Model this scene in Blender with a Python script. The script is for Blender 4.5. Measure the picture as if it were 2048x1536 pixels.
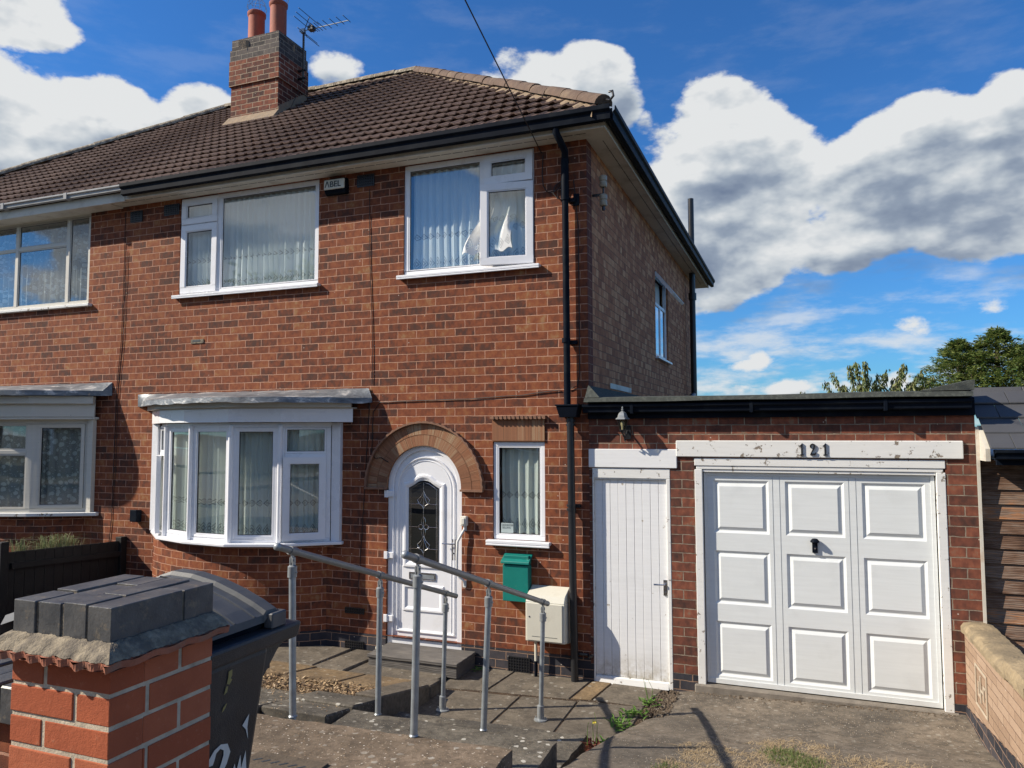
import bpy, math, random
from mathutils import Vector, Matrix
from mathutils.geometry import tessellate_polygon
R = random.Random(7)
sc = bpy.context.scene
COL = sc.collection
PI = math.pi
for _o in list(bpy.data.objects): bpy.data.objects.remove(_o)

# ---------------------------------------------------------------- camera
YAW, PITCH, ROLL = 0.36718557, 0.06449054, -0.00286531
cy, sy, cp, sp = math.cos(YAW), math.sin(YAW), math.cos(PITCH), math.sin(PITCH)
FWD = Vector((-sy*cp, cy*cp, sp)); RT = Vector((cy, sy, 0)); UPV = RT.cross(FWD)
RR = RT*math.cos(ROLL) + UPV*math.sin(ROLL); UU = UPV*math.cos(ROLL) - RT*math.sin(ROLL)
camd = bpy.data.cameras.new('camera'); cam = bpy.data.objects.new('camera', camd); COL.objects.link(cam)
camd.sensor_width = 36; camd.lens = 1498.265/2048*36; camd.clip_start = 0.05; camd.clip_end = 3000
M = Matrix(((RR.x, UU.x, -FWD.x, 1.979990), (RR.y, UU.y, -FWD.y, -7.281068), (RR.z, UU.z, -FWD.z, 2.313862), (0, 0, 0, 1)))
cam.matrix_world = M
sc.camera = cam

# ---------------------------------------------------------------- view, world, sun
sc.view_settings.view_transform = 'Standard'; sc.view_settings.look = 'None'
sc.view_settings.gamma = 1; sc.view_settings.exposure = 0.5; sc.view_settings.use_curve_mapping = False
SUN = Vector((-1.25, -0.6, 1.0)).normalized()
sun_el = math.asin(SUN.z); sun_rot = math.atan2(SUN.x, SUN.y)
W = bpy.data.worlds.new('World'); sc.world = W; W.use_nodes = True
nt = W.node_tree; nt.nodes.clear()
def N(t, **k):
    n = nt.nodes.new(t)
    for a, b in k.items(): setattr(n, a, b)
    return n
def L(a, b): nt.links.new(a, b)
def mth(op, a, b=None, clamp=False):
    n = N('ShaderNodeMath', operation=op, use_clamp=clamp)
    for i, v in enumerate((a, b)):
        if v is None: continue
        if isinstance(v, (int, float)): n.inputs[i].default_value = v
        else: L(v, n.inputs[i])
    return n.outputs[0]
out = N('ShaderNodeOutputWorld'); bg = N('ShaderNodeBackground'); L(bg.outputs[0], out.inputs[0])
bg.inputs[1].default_value = 0.055
sky = N('ShaderNodeTexSky', sky_type='NISHITA'); sky.sun_disc = False
sky.sun_elevation = sun_el; sky.sun_rotation = sun_rot; sky.air_density = 1.15; sky.dust_density = 0.25; sky.ozone_density = 3.2; sky.altitude = 0
tc = N('ShaderNodeTexCoord'); DIR = tc.outputs['Generated']
sepd = N('ShaderNodeSeparateXYZ'); L(DIR, sepd.inputs[0])
def dot(vec, scale=1.0):
    n = N('ShaderNodeVectorMath', operation='DOT_PRODUCT'); L(DIR, n.inputs[0]); n.inputs[1].default_value = tuple(Vector(vec)*scale)
    return n.outputs['Value']
# cumulus masses, the out-of-view ones at the end added for neutral fill and window reflections: (azimuth deg from +y towards +x, elevation deg, half width deg, half height deg, weight)
CLOUDS = [(-55.5, 26.1, 4.0, 3.0, 0.95), (-57.6, 19.3, 8.2, 4.6, 1), (-49.3, 20.2, 5.1, 3.7, 1), (-52.7, 18.2, 7.3, 3.9, 0.95), (-44.1, 21.3, 4.6, 2.6, 0.95), (-35.2, 25.5, 3.2, 2.6, 0.55), (-37.3, 27.1, 2.1, 2.2, 0.35), (-17.2, 24.4, 7.2, 3.6, 0.95), (-14.9, 25.5, 3.8, 3.0, 0.95), (-21.9, 25.1, 5.0, 1.7, 0.8), (-10.3, 22.4, 1.8, 2.3, 0.6), (-5.5, 20.6, 5.7, 5.0, 1), (-3.8, 16.0, 8.0, 6.9, 1), (-7.8, 14.5, 4.3, 4.1, 0.9), (9.0, 18.3, 7.5, 3.7, 0.95), (13.2, 18.2, 3.2, 4.1, 1), (5.6, 15.7, 8.6, 5.1, 0.95), (11.1, 13.9, 7.2, 4.2, 0.95), (0.3, 12.2, 8.6, 2.1, 0.7), (7.1, 7.2, 3.0, 1.6500000000000001, 0.6), (12.8, 8.3, 3.625, 2.09, 0.6), (-4.0, 5.2, 7.375, 2.4200000000000004, 0.6), (13.0, 5.4, 2.625, 1.4300000000000002, 0.6), (1.3, 3.3, 9.7, 1.4, 0.62), (-5.4, 9.3, 4.375, 1.2100000000000002, 0.55), (1.8, 6.1, 7.75, 0.8800000000000001, 0.55), (-5.8, 3.4, 4.5, 1.6500000000000001, 0.6), (180, 22, 26, 9, 0.9), (-137, 14, 13, 8, 1.0), (-165, 30, 16, 8, 1.0), (-120, 18, 16, 7, 0.9), (140, 26, 20, 9, 0.9), (-95, 25, 18, 9, 0.8), (85, 24, 16, 8, 0.9), (160, 50, 16, 9, 0.7), (-150, 62, 10, 7, 0.6)]
msum = None; vsum = None
for az, el, hw, hh, wt in CLOUDS:
    a, e = math.radians(az), math.radians(el)
    c = Vector((math.sin(a)*math.cos(e), math.cos(a)*math.cos(e), math.sin(e)))
    rt = Vector((math.cos(a), -math.sin(a), 0)); up = rt.cross(c)
    x = dot(rt, 1/math.tan(math.radians(hw))); y = dot(up, 1/math.tan(math.radians(hh)))
    r2 = mth('ADD', mth('MULTIPLY', x, x), mth('MULTIPLY', y, y))
    front = mth('GREATER_THAN', dot(c), 0.3)
    m = mth('MULTIPLY', mth('MULTIPLY', mth('SUBTRACT', 1.0, mth('MULTIPLY', r2, 0.6), clamp=True), front), wt)
    msum = m if msum is None else mth('MAXIMUM', msum, m)
    v = mth('MULTIPLY', mth('MULTIPLY', m, m), y)
    vsum = v if vsum is None else mth('ADD', vsum, v)
def cnoise(scale, detail, rough, off=(0, 0, 0), zs=1.8, dist=0.0):
    mp = N('ShaderNodeMapping'); L(DIR, mp.inputs[0]); mp.inputs['Scale'].default_value = (1, 1, zs); mp.inputs['Location'].default_value = off
    n = N('ShaderNodeTexNoise'); L(mp.outputs[0], n.inputs['Vector']); n.inputs['Scale'].default_value = scale
    n.inputs['Detail'].default_value = detail; n.inputs['Roughness'].default_value = rough; n.inputs['Distortion'].default_value = dist
    return n.outputs['Fac']
n1 = cnoise(5.5, 12, 0.60); n2 = cnoise(5.5, 5, 0.50, tuple(Vector((-0.012, -0.006, 0.022))*1.0)); n3 = cnoise(2.2, 3, 0.5, (3, 1, 2)); n4 = cnoise(9, 8, 0.6, (5, 2, 1), 3.5)
vor = N('ShaderNodeTexVoronoi', feature='SMOOTH_F1'); vor.inputs['Scale'].default_value = 15; vor.inputs['Smoothness'].default_value = 0.35
wob = N('ShaderNodeVectorMath', operation='MULTIPLY_ADD'); L(DIR, wob.inputs[0]); wob.inputs[1].default_value = (1, 1, 1.2)
ncol = N('ShaderNodeTexNoise'); ncol.inputs['Scale'].default_value = 12; ncol.inputs['Detail'].default_value = 5; L(DIR, ncol.inputs['Vector'])
wsc = N('ShaderNodeVectorMath', operation='SCALE'); L(ncol.outputs['Color'], wsc.inputs[0]); wsc.inputs['Scale'].default_value = 0.05
L(wsc.outputs[0], wob.inputs[2]); L(wob.outputs[0], vor.inputs['Vector'])
puff = mth('SUBTRACT', 0.55, vor.outputs['Distance'])
# density in front cumulus
dens = mth('ADD', mth('ADD', msum, mth('MULTIPLY', mth('SUBTRACT', n1, 0.5), 1.5)), mth('MULTIPLY', mth('SUBTRACT', puff, 0.2), 0.36))
cum = N('ShaderNodeMapRange', interpolation_type='SMOOTHSTEP'); L(dens, cum.inputs[0]); cum.inputs[1].default_value = 0.42; cum.inputs[2].default_value = 0.56
# thin wisps and low veils everywhere
wis = N('ShaderNodeMapRange', interpolation_type='SMOOTHSTEP'); L(mth('ADD', n4, mth('MULTIPLY', n3, 0.35)), wis.inputs[0]); wis.inputs[1].default_value = 0.62; wis.inputs[2].default_value = 0.88
low = N('ShaderNodeMapRange'); L(sepd.outputs['Z'], low.inputs[0]); low.inputs[1].default_value = 0.26; low.inputs[2].default_value = 0.04; low.inputs[3].default_value = 0.10; low.inputs[4].default_value = 1.5
veil = mth('MULTIPLY', mth('MULTIPLY', wis.outputs[0], low.outputs[0]), 0.72, True)
alpha = mth('MAXIMUM', cum.outputs[0], veil)
# light: upper sun side white, bellies grey
vn = mth('DIVIDE', vsum, mth('ADD', mth('MULTIPLY', msum, msum), 0.08))
n1s = cnoise(5.5, 5, 0.50)
lit = mth('ADD', mth('ADD', 0.72, mth('MULTIPLY', vn, 0.42)), mth('MULTIPLY', mth('SUBTRACT', n1s, n2), 4.2))
lit = mth('ADD', lit, mth('MULTIPLY', mth('SUBTRACT', n3, 0.5), 1.1))
edge = N('ShaderNodeMapRange'); L(dens, edge.inputs[0]); edge.inputs[1].default_value = 0.5; edge.inputs[2].default_value = 1.1; edge.inputs[3].default_value = 0.24; edge.inputs[4].default_value = -0.14
lit = mth('ADD', lit, edge.outputs[0])
lit = mth('ADD', lit, mth('MULTIPLY', puff, 0.16))
cr = N('ShaderNodeValToRGB'); L(lit, cr.inputs[0])
el_ = cr.color_ramp.elements
el_[0].position = 0.1; el_[0].color = (0.19, 0.25, 0.37, 1); el_[1].position = 0.92; el_[1].color = (0.90, 0.92, 0.93, 1)
e = el_.new(0.42); e.color = (0.34, 0.41, 0.52, 1); e = el_.new(0.68); e.color = (0.62, 0.68, 0.74, 1)
cs = N('ShaderNodeVectorMath', operation='SCALE'); L(cr.outputs[0], cs.inputs[0]); cs.inputs['Scale'].default_value = 11.0
skm = N('ShaderNodeMix', data_type='RGBA', blend_type='MULTIPLY'); skm.inputs[0].default_value = 1.0
L(sky.outputs[0], skm.inputs[6]); skm.inputs[7].default_value = (0.46, 1.06, 1.76, 1)
mix = N('ShaderNodeMix', data_type='RGBA'); L(alpha, mix.inputs[0]); L(skm.outputs[2], mix.inputs[6]); L(cs.outputs[0], mix.inputs[7])
L(mix.outputs[2], bg.inputs[0])
sl = bpy.data.lights.new('sun', 'SUN'); sl.energy = 5.0; sl.angle = math.radians(0.53); sl.color = (1.0, 0.90, 0.75)
so = bpy.data.objects.new('sun', sl); COL.objects.link(so); so.location = SUN*40
so.rotation_euler = SUN.to_track_quat('Z', 'Y').to_euler()
sc.cycles.max_bounces = 8; sc.cycles.transparent_max_bounces = 16

# ---------------------------------------------------------------- material helpers
MATS = {}
class NB:
    def __init__(s, name):
        s.m = bpy.data.materials.new(name); s.m.use_nodes = True; s.t = s.m.node_tree; s.t.nodes.clear()
        s.out = s.n('ShaderNodeOutputMaterial'); s.b = s.n('ShaderNodeBsdfPrincipled'); s.l(s.b.outputs[0], s.out.inputs[0])
        MATS[name] = s.m
    def n(s, t, **k):
        x = s.t.nodes.new(t)
        for a, b in k.items(): setattr(x, a, b)
        return x
    def l(s, a, b): s.t.links.new(a, b)
    def v(s, sock, val):
        if isinstance(val, (int, float, tuple)): sock.default_value = val
        else: s.l(val, sock)
    def math(s, op, a, b=None, clamp=False):
        x = s.n('ShaderNodeMath', operation=op, use_clamp=clamp); s.v(x.inputs[0], a)
        if b is not None: s.v(x.inputs[1], b)
        return x.outputs[0]
    def uv(s): return s.n('ShaderNodeUVMap').outputs[0]
    def obj(s): return s.n('ShaderNodeTexCoord').outputs['Object']
    def map(s, vec, scale=(1, 1, 1), loc=(0, 0, 0), rot=(0, 0, 0)):
        m = s.n('ShaderNodeMapping'); s.l(vec, m.inputs[0]); m.inputs['Scale'].default_value = scale; m.inputs['Location'].default_value = loc; m.inputs['Rotation'].default_value = rot
        return m.outputs[0]
    def noise(s, vec, sc_, det=4, rough=0.55, dist=0.0, col=False):
        x = s.n('ShaderNodeTexNoise'); s.l(vec, x.inputs['Vector']); x.inputs['Scale'].default_value = sc_; x.inputs['Detail'].default_value = det; x.inputs['Roughness'].default_value = rough; x.inputs['Distortion'].default_value = dist
        return x.outputs['Color' if col else 'Fac']
    def vor(s, vec, sc_, feat='F1', rnd=1.0):
        x = s.n('ShaderNodeTexVoronoi', feature=feat); s.l(vec, x.inputs['Vector']); x.inputs['Scale'].default_value = sc_; x.inputs['Randomness'].default_value = rnd
        return x
    def ramp(s, fac, stops, interp='LINEAR'):
        x = s.n('ShaderNodeValToRGB'); s.l(fac, x.inputs[0]); cr = x.color_ramp; cr.interpolation = interp
        while len(cr.elements) < len(stops): cr.elements.new(0.5)
        for e, (p, c) in zip(cr.elements, stops):
            e.position = p; e.color = (c if isinstance(c, tuple) else (c, c, c)) + (1,)
        return x.outputs[0]
    def mix(s, fac, a, b, blend='MIX'):
        x = s.n('ShaderNodeMix', data_type='RGBA', blend_type=blend)
        s.v(x.inputs[0], fac)
        s.v(x.inputs[6], a + (1,) if isinstance(a, tuple) and len(a) == 3 else a); s.v(x.inputs[7], b + (1,) if isinstance(b, tuple) and len(b) == 3 else b)
        return x.outputs[2]
    def rng(s, x, a, b, c=0.0, d=1.0, smooth=False):
        m = s.n('ShaderNodeMapRange'); s.v(m.inputs[0], x)
        if smooth: m.interpolation_type = 'SMOOTHSTEP'
        for i, v in enumerate((a, b, c, d)): m.inputs[i+1].default_value = v
        return m.outputs[0]
    def vadd(s, a, b, k):
        x = s.n('ShaderNodeVectorMath', operation='SCALE'); s.l(b, x.inputs[0]); x.inputs['Scale'].default_value = k
        y = s.n('ShaderNodeVectorMath', operation='ADD'); s.l(a, y.inputs[0]); s.l(x.outputs[0], y.inputs[1]); return y.outputs[0]
    def bump(s, h, dist=0.01, st=1.0, nrm=None):
        x = s.n('ShaderNodeBump'); s.v(x.inputs['Height'], h); x.inputs['Distance'].default_value = dist; x.inputs['Strength'].default_value = st
        if nrm is not None: s.l(nrm, x.inputs['Normal'])
        s.l(x.outputs[0], s.b.inputs['Normal']); return x.outputs[0]
    def set(s, col=None, rough=None, metal=None, spec=None):
        if col is not None: s.v(s.b.inputs['Base Color'], col + (1,) if isinstance(col, tuple) and len(col) == 3 else col)
        if rough is not None: s.v(s.b.inputs['Roughness'], rough)
        if metal is not None: s.b.inputs['Metallic'].default_value = metal
        if spec is not None: s.b.inputs['Specular IOR Level'].default_value = spec
        return s

def brick(name, stops, mortar, bw=0.234, bh=0.0862, mort=0.0048, band=1.0, shift=(0, 0), grime=0.35, bumpd=0.008, mrand=0.25, pale=None, squash=1.0):
    b = NB(name); uv = b.uv()
    uv2 = b.map(uv, loc=(shift[0], shift[1], 0))
    wob = b.noise(uv2, 9.0, 3, 0.6, col=True); wob2 = b.noise(uv2, 60.0, 2, 0.6, col=True)
    c = b.vadd(uv2, wob, 0.012); c = b.vadd(c, wob2, 0.0055)
    t = b.n('ShaderNodeTexBrick'); b.l(c, t.inputs['Vector']); t.offset = 0.5; t.offset_frequency = 2; t.squash = squash; t.squash_frequency = 2
    t.inputs['Color1'].default_value = (0, 0, 0, 1); t.inputs['Color2'].default_value = (1, 1, 1, 1); t.inputs['Mortar'].default_value = (0.5, 0.5, 0.5, 1)
    t.inputs['Scale'].default_value = 1; t.inputs['Mortar Size'].default_value = mort; t.inputs['Mortar Smooth'].default_value = 0.25
    t.inputs['Brick Width'].default_value = bw; t.inputs['Row Height'].default_value = bh; t.inputs['Bias'].default_value = 0
    rnd = t.outputs['Color']; fac = t.outputs['Fac']
    # within-brick kiln banding: blocks ~60 mm wide
    bandv = b.noise(b.map(uv2, scale=(13, 1/bh*0.9, 1)), 1.0, 2, 0.6)
    fl = b.noise(b.map(uv2, scale=(30, 9, 1)), 1.0, 3, 0.6)
    v = b.math('ADD', b.math('MULTIPLY', rnd, 0.66), b.math('MULTIPLY', b.math('SUBTRACT', bandv, 0.38), band*1.25))
    v = b.math('ADD', v, b.math('MULTIPLY', b.math('SUBTRACT', fl, 0.5), 0.55*band))
    col = b.ramp(v, stops)
    sp_ = b.noise(uv2, 220, 3, 0.7); col = b.mix(b.rng(sp_, 0.35, 0.75, 0.0, 0.45), col, b.mix(1.0, col, (0.45, 0.42, 0.42), 'MULTIPLY'))
    mn = b.noise(uv2, 14, 4, 0.6); mc = b.mix(b.rng(mn, 0.3, 0.7), mortar, tuple(x*(1-mrand*1.4) for x in mortar))
    if pale:
        pn = b.noise(uv2, 1.1, 3, 0.6); mc = b.mix(b.rng(pn, 0.55, 0.66), mc, pale)
    col = b.mix(fac, col, mc)
    big = b.noise(uv2, 0.8, 5, 0.6); col = b.mix(b.rng(big, 0.45, 0.75, 0, grime), col, b.mix(1.0, col, (0.55, 0.52, 0.5), 'MULTIPLY'))
    fleck = b.vor(uv2, 7.5); col = b.mix(b.math('MULTIPLY', b.math('LESS_THAN', fleck.outputs['Distance'], 0.045), 0.7), col, (0.6, 0.52, 0.44))
    b.set(col, b.rng(fl, 0, 1, 0.72, 0.95), spec=0.25)
    h = b.math('SUBTRACT', b.math('ADD', b.math('MULTIPLY', fl, 0.22), b.math('MULTIPLY', sp_, 0.12)), b.math('MULTIPLY', fac, 1.0))
    b.bump(h, bumpd, 0.9)
    return b.m
FR = [(0.02, (0.082, 0.038, 0.028)), (0.20, (0.115, 0.042, 0.026)), (0.42, (0.195, 0.058, 0.028)), (0.64, (0.255, 0.077, 0.034)), (0.86, (0.295, 0.110, 0.045)), (1.0, (0.33, 0.175, 0.085))]
brick('brick_front', FR, (0.55, 0.30, 0.205), shift=(0.066, 0.0))
SD = [(0.02, (0.30, 0.115, 0.058)), (0.34, (0.46, 0.185, 0.088)), (0.62, (0.60, 0.29, 0.145)), (0.82, (0.68, 0.37, 0.19)), (1.0, (0.85, 0.58, 0.36))]
brick('brick_side', SD, (0.30, 0.155, 0.095), bw=0.150, mort=0.0050, band=0.55, squash=0.7, grime=.15)
brick('brick_quoin', [(0, (0.11, 0.036, 0.026)), (1, (0.22, 0.065, 0.036))], (0.36, 0.20, 0.13), bw=0.40, band=0.3, shift=(.1, 0))
GR = [(0.02, (0.065, 0.034, 0.028)), (0.3, (0.12, 0.048, 0.034)), (0.6, (0.19, 0.066, 0.042)), (0.85, (0.27, 0.095, 0.055)), (1.0, (0.24, 0.15, 0.10))]
brick('brick_garage', GR, (0.36, 0.29, 0.22), shift=(0.02, 0.028), mrand=0.4)
BL = [(0.0, (0.020, 0.022, 0.030)), (0.5, (0.045, 0.045, 0.055)), (1.0, (0.105, 0.085, 0.085))]
brick('brick_blue', BL, (0.32, 0.21, 0.15), band=0.6, shift=(0.066, 0))
brick('brick_chimney', [(0.02, (0.055, 0.024, 0.020)), (0.4, (0.13, 0.042, 0.028)), (0.8, (0.25, 0.075, 0.04)), (1, (0.3, 0.13, 0.07))], (0.46, 0.35, 0.25), mort=0.006, pale=(0.62, 0.56, 0.46))
brick('brick_chimney_top', [(0.02, (0.045, 0.04, 0.04)), (0.5, (0.10, 0.085, 0.08)), (1, (0.16, 0.13, 0.115))], (0.32, 0.28, 0.23), mort=0.006, pale=(0.6, 0.56, 0.5))
brick('brick_far', [(0, (0.10, 0.04, 0.03)), (1, (0.24, 0.09, 0.05))], (0.3, 0.22, 0.17))
brick('wall_blocks', [(0.0, (0.30, 0.205, 0.14)), (0.5, (0.40, 0.28, 0.195)), (1.0, (0.46, 0.34, 0.25))], (0.17, 0.115, 0.08), bw=0.31, bh=0.068, mort=0.0028, band=0.5, grime=0.2)

def plain(name, col, rough=0.5, var=0.12, sc_=6, bumpd=0.0, bsc=80, metal=0, spec=0.5, dirt=None, dirtsc=3.0, dirtlo=0.5, dirthi=0.75):
    b = NB(name); o = b.obj()
    n = b.noise(o, sc_, 5, 0.6)
    c = b.mix(b.rng(n, 0.3, 0.7), tuple(x*(1-var) for x in col), tuple(min(1, x*(1+var*0.5)) for x in col))
    if dirt:
        d = b.noise(o, dirtsc, 6, 0.65); c = b.mix(b.rng(d, dirtlo, dirthi, 0, 0.8), c, dirt)
    b.set(c, b.rng(n, 0, 1, max(0.02, rough-0.08), min(1, rough+0.08)), metal, spec)
    if bumpd: b.bump(b.noise(o, bsc, 3, 0.6), bumpd, 0.8)
    return b.m
plain('upvc', (0.80, 0.81, 0.84), 0.28, 0.03, 3, dirt=(0.62, 0.61, 0.58), dirtsc=2.2, dirtlo=0.58, dirthi=0.9)
plain('upvc_gasket', (0.03, 0.03, 0.035), 0.5)
plain('soffit_paint', (0.62, 0.59, 0.52), 0.55, 0.08, 2, dirt=(0.34, 0.30, 0.24), dirtsc=3, dirtlo=0.52)
plain('black_plastic', (0.006, 0.009, 0.016), 0.5, 0.3, 3, spec=0.06, dirt=(0.02, 0.024, 0.028), dirtsc=5)
plain('grey_gutter', (0.30, 0.30, 0.30), 0.4, 0.2)
plain('black_iron', (0.018, 0.019, 0.022), 0.35, 0.2, bumpd=0.001, spec=0.5)
plain('cable_black', (0.02, 0.012, 0.010), 0.6)
plain('steel_galv', (0.36, 0.40, 0.43), 0.42, 0.22, 14, metal=0.55, bumpd=0.0006, bsc=120)
plain('rail_grey', (0.235, 0.24, 0.235), 0.38, 0.18, 10, metal=0.2, bumpd=0.0006, bsc=140)
plain('fitting_grey', (0.30, 0.32, 0.33), 0.4, 0.2, 20, metal=0.35)
plain('green_plastic', (0.004, 0.18, 0.15), 0.42, 0.10, 8, bumpd=0.0012, bsc=90, dirt=(0.10, 0.28, 0.22), dirtsc=9, dirtlo=0.6, dirthi=0.8)
plain('cream_grp', (0.62, 0.60, 0.51), 0.45, 0.06, 5, dirt=(0.45, 0.42, 0.34), dirtsc=5, dirtlo=0.55)
plain('terracotta', (0.34, 0.085, 0.045), 0.75, 0.2, 6, bumpd=0.004, bsc=20, dirt=(0.22, 0.08, 0.06), dirtsc=3)
plain('mortar', (0.28, 0.205, 0.135), 0.95, 0.25, 12, bumpd=0.012, bsc=40, dirt=(0.22, 0.19, 0.15), dirtsc=7)
plain('flaunching', (0.27, 0.225, 0.16), 0.95, 0.5, 40, bumpd=0.006, bsc=160, dirt=(0.10, 0.085, 0.07), dirtsc=22, dirtlo=0.42, dirthi=0.6)
plain('render_white', (0.62, 0.58, 0.50), 0.8, 0.1, dirt=(0.40, 0.24, 0.13), dirtsc=6)
plain('hip_tile', (0.125, 0.080, 0.056), 0.9, 0.35, 5, bumpd=0.01, bsc=40, dirt=(0.19, 0.135, 0.09), dirtsc=6, dirtlo=0.5, dirthi=0.65)
plain('ridge_lichen', (0.24, 0.20, 0.15), 0.95, 0.45, 12, bumpd=0.02, bsc=30, dirt=(0.45, 0.40, 0.30), dirtsc=12, dirtlo=0.5, dirthi=0.62)
plain('slate', (0.075, 0.076, 0.080), 0.5, 0.14, 3, bumpd=0.002, bsc=120, spec=0.4)
plain('ceramic', (0.34, 0.30, 0.23), 0.35, 0.1)
plain('bin_plastic', (0.026, 0.029, 0.034), 0.42, 0.25, 9, bumpd=0.0016, bsc=220, spec=0.45, dirt=(0.055, 0.055, 0.052), dirtsc=6, dirtlo=0.5)
plain('bin_lid', (0.070, 0.075, 0.082), 0.45, 0.2, 5, bumpd=0.0003, bsc=120, spec=0.4, dirt=(0.12, 0.115, 0.105), dirtsc=5)
plain('sticker_white', (0.72, 0.69, 0.62), 0.6)
plain('sticker_yellow', (0.30, 0.25, 0.09), 0.7)
plain('chrome', (0.6, 0.6, 0.62), 0.22, 0.05, metal=1.0)
plain('dark_room', (0.42, 0.40, 0.37), 0.9)
plain('red_lamp', (0.5, 0.01, 0.01), 0.3)
plain('rail_cream', (0.70, 0.68, 0.60), 0.4)
plain('fence_black', (0.006, 0.0055, 0.005), 0.75, 0.4, 5, bumpd=0.003, bsc=60)  # black stain, colour pushed darker to hold the shade on its face
plain('concrete_pale', (0.20, 0.175, 0.145), 0.92, 0.3, 10, bumpd=0.006, bsc=80)
plain('coping_stone', (0.33, 0.255, 0.155), 0.95, 0.2, 8, bumpd=0.014, bsc=35, dirt=(0.175, 0.14, 0.09), dirtsc=6, dirtlo=0.42, dirthi=0.62)
plain('felt', (0.055, 0.062, 0.056), 0.95, 0.3, 30, bumpd=0.004, bsc=300, dirt=(0.11, 0.12, 0.10), dirtsc=30)
plain('trunk', (0.10, 0.075, 0.05), 0.9, 0.3, 8, bumpd=0.01, bsc=30)
plain('drip_tile', (0.23, 0.12, 0.075), 0.85, 0.25, 16, bumpd=0.004, bsc=60)
plain('tile_creasing', (0.33, 0.115, 0.065), 0.8, 0.25, 16, bumpd=0.004, bsc=60, dirt=(0.20, 0.14, 0.10), dirtsc=18)
plain('asphalt', (0.05, 0.05, 0.052), 0.9, 0.2, 5, bumpd=0.004, bsc=150)
plain('roof_far', (0.07, 0.055, 0.05), 0.9, 0.2)

def wood_paint(name, col, under, peel=0.66, dirtz=None):
    b = NB(name); o = b.obj()
    g = b.noise(b.map(o, scale=(3, 3, 40)), 1.0, 4, 0.6); g2 = b.noise(b.map(o, scale=(14, 14, 14)), 1.0, 6, 0.7)
    c = b.mix(b.rng(g, 0.3, 0.7), tuple(x*0.93 for x in col), col)
    pk = b.rng(g2, peel, peel+0.02); c = b.mix(pk, c, under)
    gr = b.noise(o, 3, 5, 0.6); c = b.mix(b.rng(gr, 0.55, 0.85, 0, 0.5), c, tuple(x*0.72 for x in col))
    if dirtz is not None:
        s = b.n('ShaderNodeSeparateXYZ'); b.l(o, s.inputs[0])
        d = b.math('MULTIPLY', b.rng(s.outputs[2], dirtz+0.35, dirtz, 0, 1), b.rng(g2, 0.35, 0.6)); c = b.mix(d, c, tuple(x*0.55 for x in (0.6, 0.52, 0.36)))
    b.set(c, 0.5, spec=0.4); b.bump(b.math('SUBTRACT', b.math('MULTIPLY', g, 0.3), pk), 0.0025, 0.8)
wood_paint('paint_white', (0.78, 0.79, 0.80), (0.42, 0.38, 0.31), 0.67, -0.15)
wood_paint('paint_old', (0.74, 0.74, 0.72), (0.24, 0.20, 0.16), 0.61)
wood_paint('paint_neigh', (0.60, 0.58, 0.52), (0.30, 0.27, 0.22), 0.68)
wood_paint('garage_paint', (0.69, 0.72, 0.725), (0.66, 0.66, 0.66), 0.9, -0.30)

def planks(name, stops, ssc=(2.2, 2.2, 26), bh=0.12, rough=0.8):
    b = NB(name); uv = b.uv()
    t = b.n('ShaderNodeTexBrick'); b.l(uv, t.inputs['Vector']); t.offset = 0.0; t.inputs['Color1'].default_value = (0, 0, 0, 1); t.inputs['Color2'].default_value = (1, 1, 1, 1)
    t.inputs['Scale'].default_value = 1; t.inputs['Brick Width'].default_value = 9; t.inputs['Row Height'].default_value = bh; t.inputs['Mortar Size'].default_value = 0.0001
    kn = b.noise(b.map(uv, scale=(5, 9, 1)), 1.0, 2, 0.5)
    wv = b.n('ShaderNodeTexWave', wave_type='BANDS', bands_direction='Y'); b.l(b.map(uv, scale=(0.5, 4.0, 1)), wv.inputs['Vector']); wv.inputs['Scale'].default_value = 5; wv.inputs['Distortion'].default_value = 9; wv.inputs['Detail'].default_value = 3; wv.inputs['Detail Scale'].default_value = 1.3
    f = b.noise(b.map(uv, scale=(3, 60, 1)), 1.0, 4, 0.65)
    v = b.math('ADD', b.math('ADD', b.math('MULTIPLY', t.outputs['Color'], 0.45), b.math('MULTIPLY', wv.outputs['Fac'], 0.18)), b.math('MULTIPLY', b.math('SUBTRACT', f, 0.3), 0.6))
    v = b.math('ADD', v, b.math('MULTIPLY', b.math('SUBTRACT', kn, 0.5), 0.9))
    c = b.ramp(v, stops); b.set(c, rough, spec=0.25); b.bump(b.math('ADD', f, wv.outputs['Fac']), 0.003, 0.7)
planks('clapboard', [(0.0, (0.06, 0.036, 0.026)), (0.3, (0.15, 0.085, 0.055)), (0.5, (0.22, 0.165, 0.13)), (0.68, (0.34, 0.145, 0.06)), (0.85, (0.42, 0.31, 0.23)), (1.0, (0.50, 0.43, 0.35))])
planks('step_wood', [(0.0, (0.07, 0.065, 0.06)), (0.6, (0.13, 0.12, 0.11)), (1.0, (0.21, 0.19, 0.165))])

def lead():
    b = NB('lead'); o = b.obj()
    n = b.noise(b.map(o, scale=(5, 5, 9)), 1, 7, 0.68, 0.6); n2 = b.noise(o, 12, 5, 0.7)
    c = b.ramp(n, [(0.3, (0.075, 0.085, 0.10)), (0.5, (0.17, 0.19, 0.21)), (0.57, (0.24, 0.26, 0.28)), (0.62, (0.50, 0.50, 0.49)), (0.75, (0.58, 0.57, 0.54))])
    c = b.mix(b.rng(n2, 0.62, 0.7), c, (0.45, 0.33, 0.22)); b.set(c, 0.5, 0.25); b.bump(b.math('ADD', n, b.math('MULTIPLY', n2, 0.4)), 0.012, 0.8)
lead()

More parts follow.
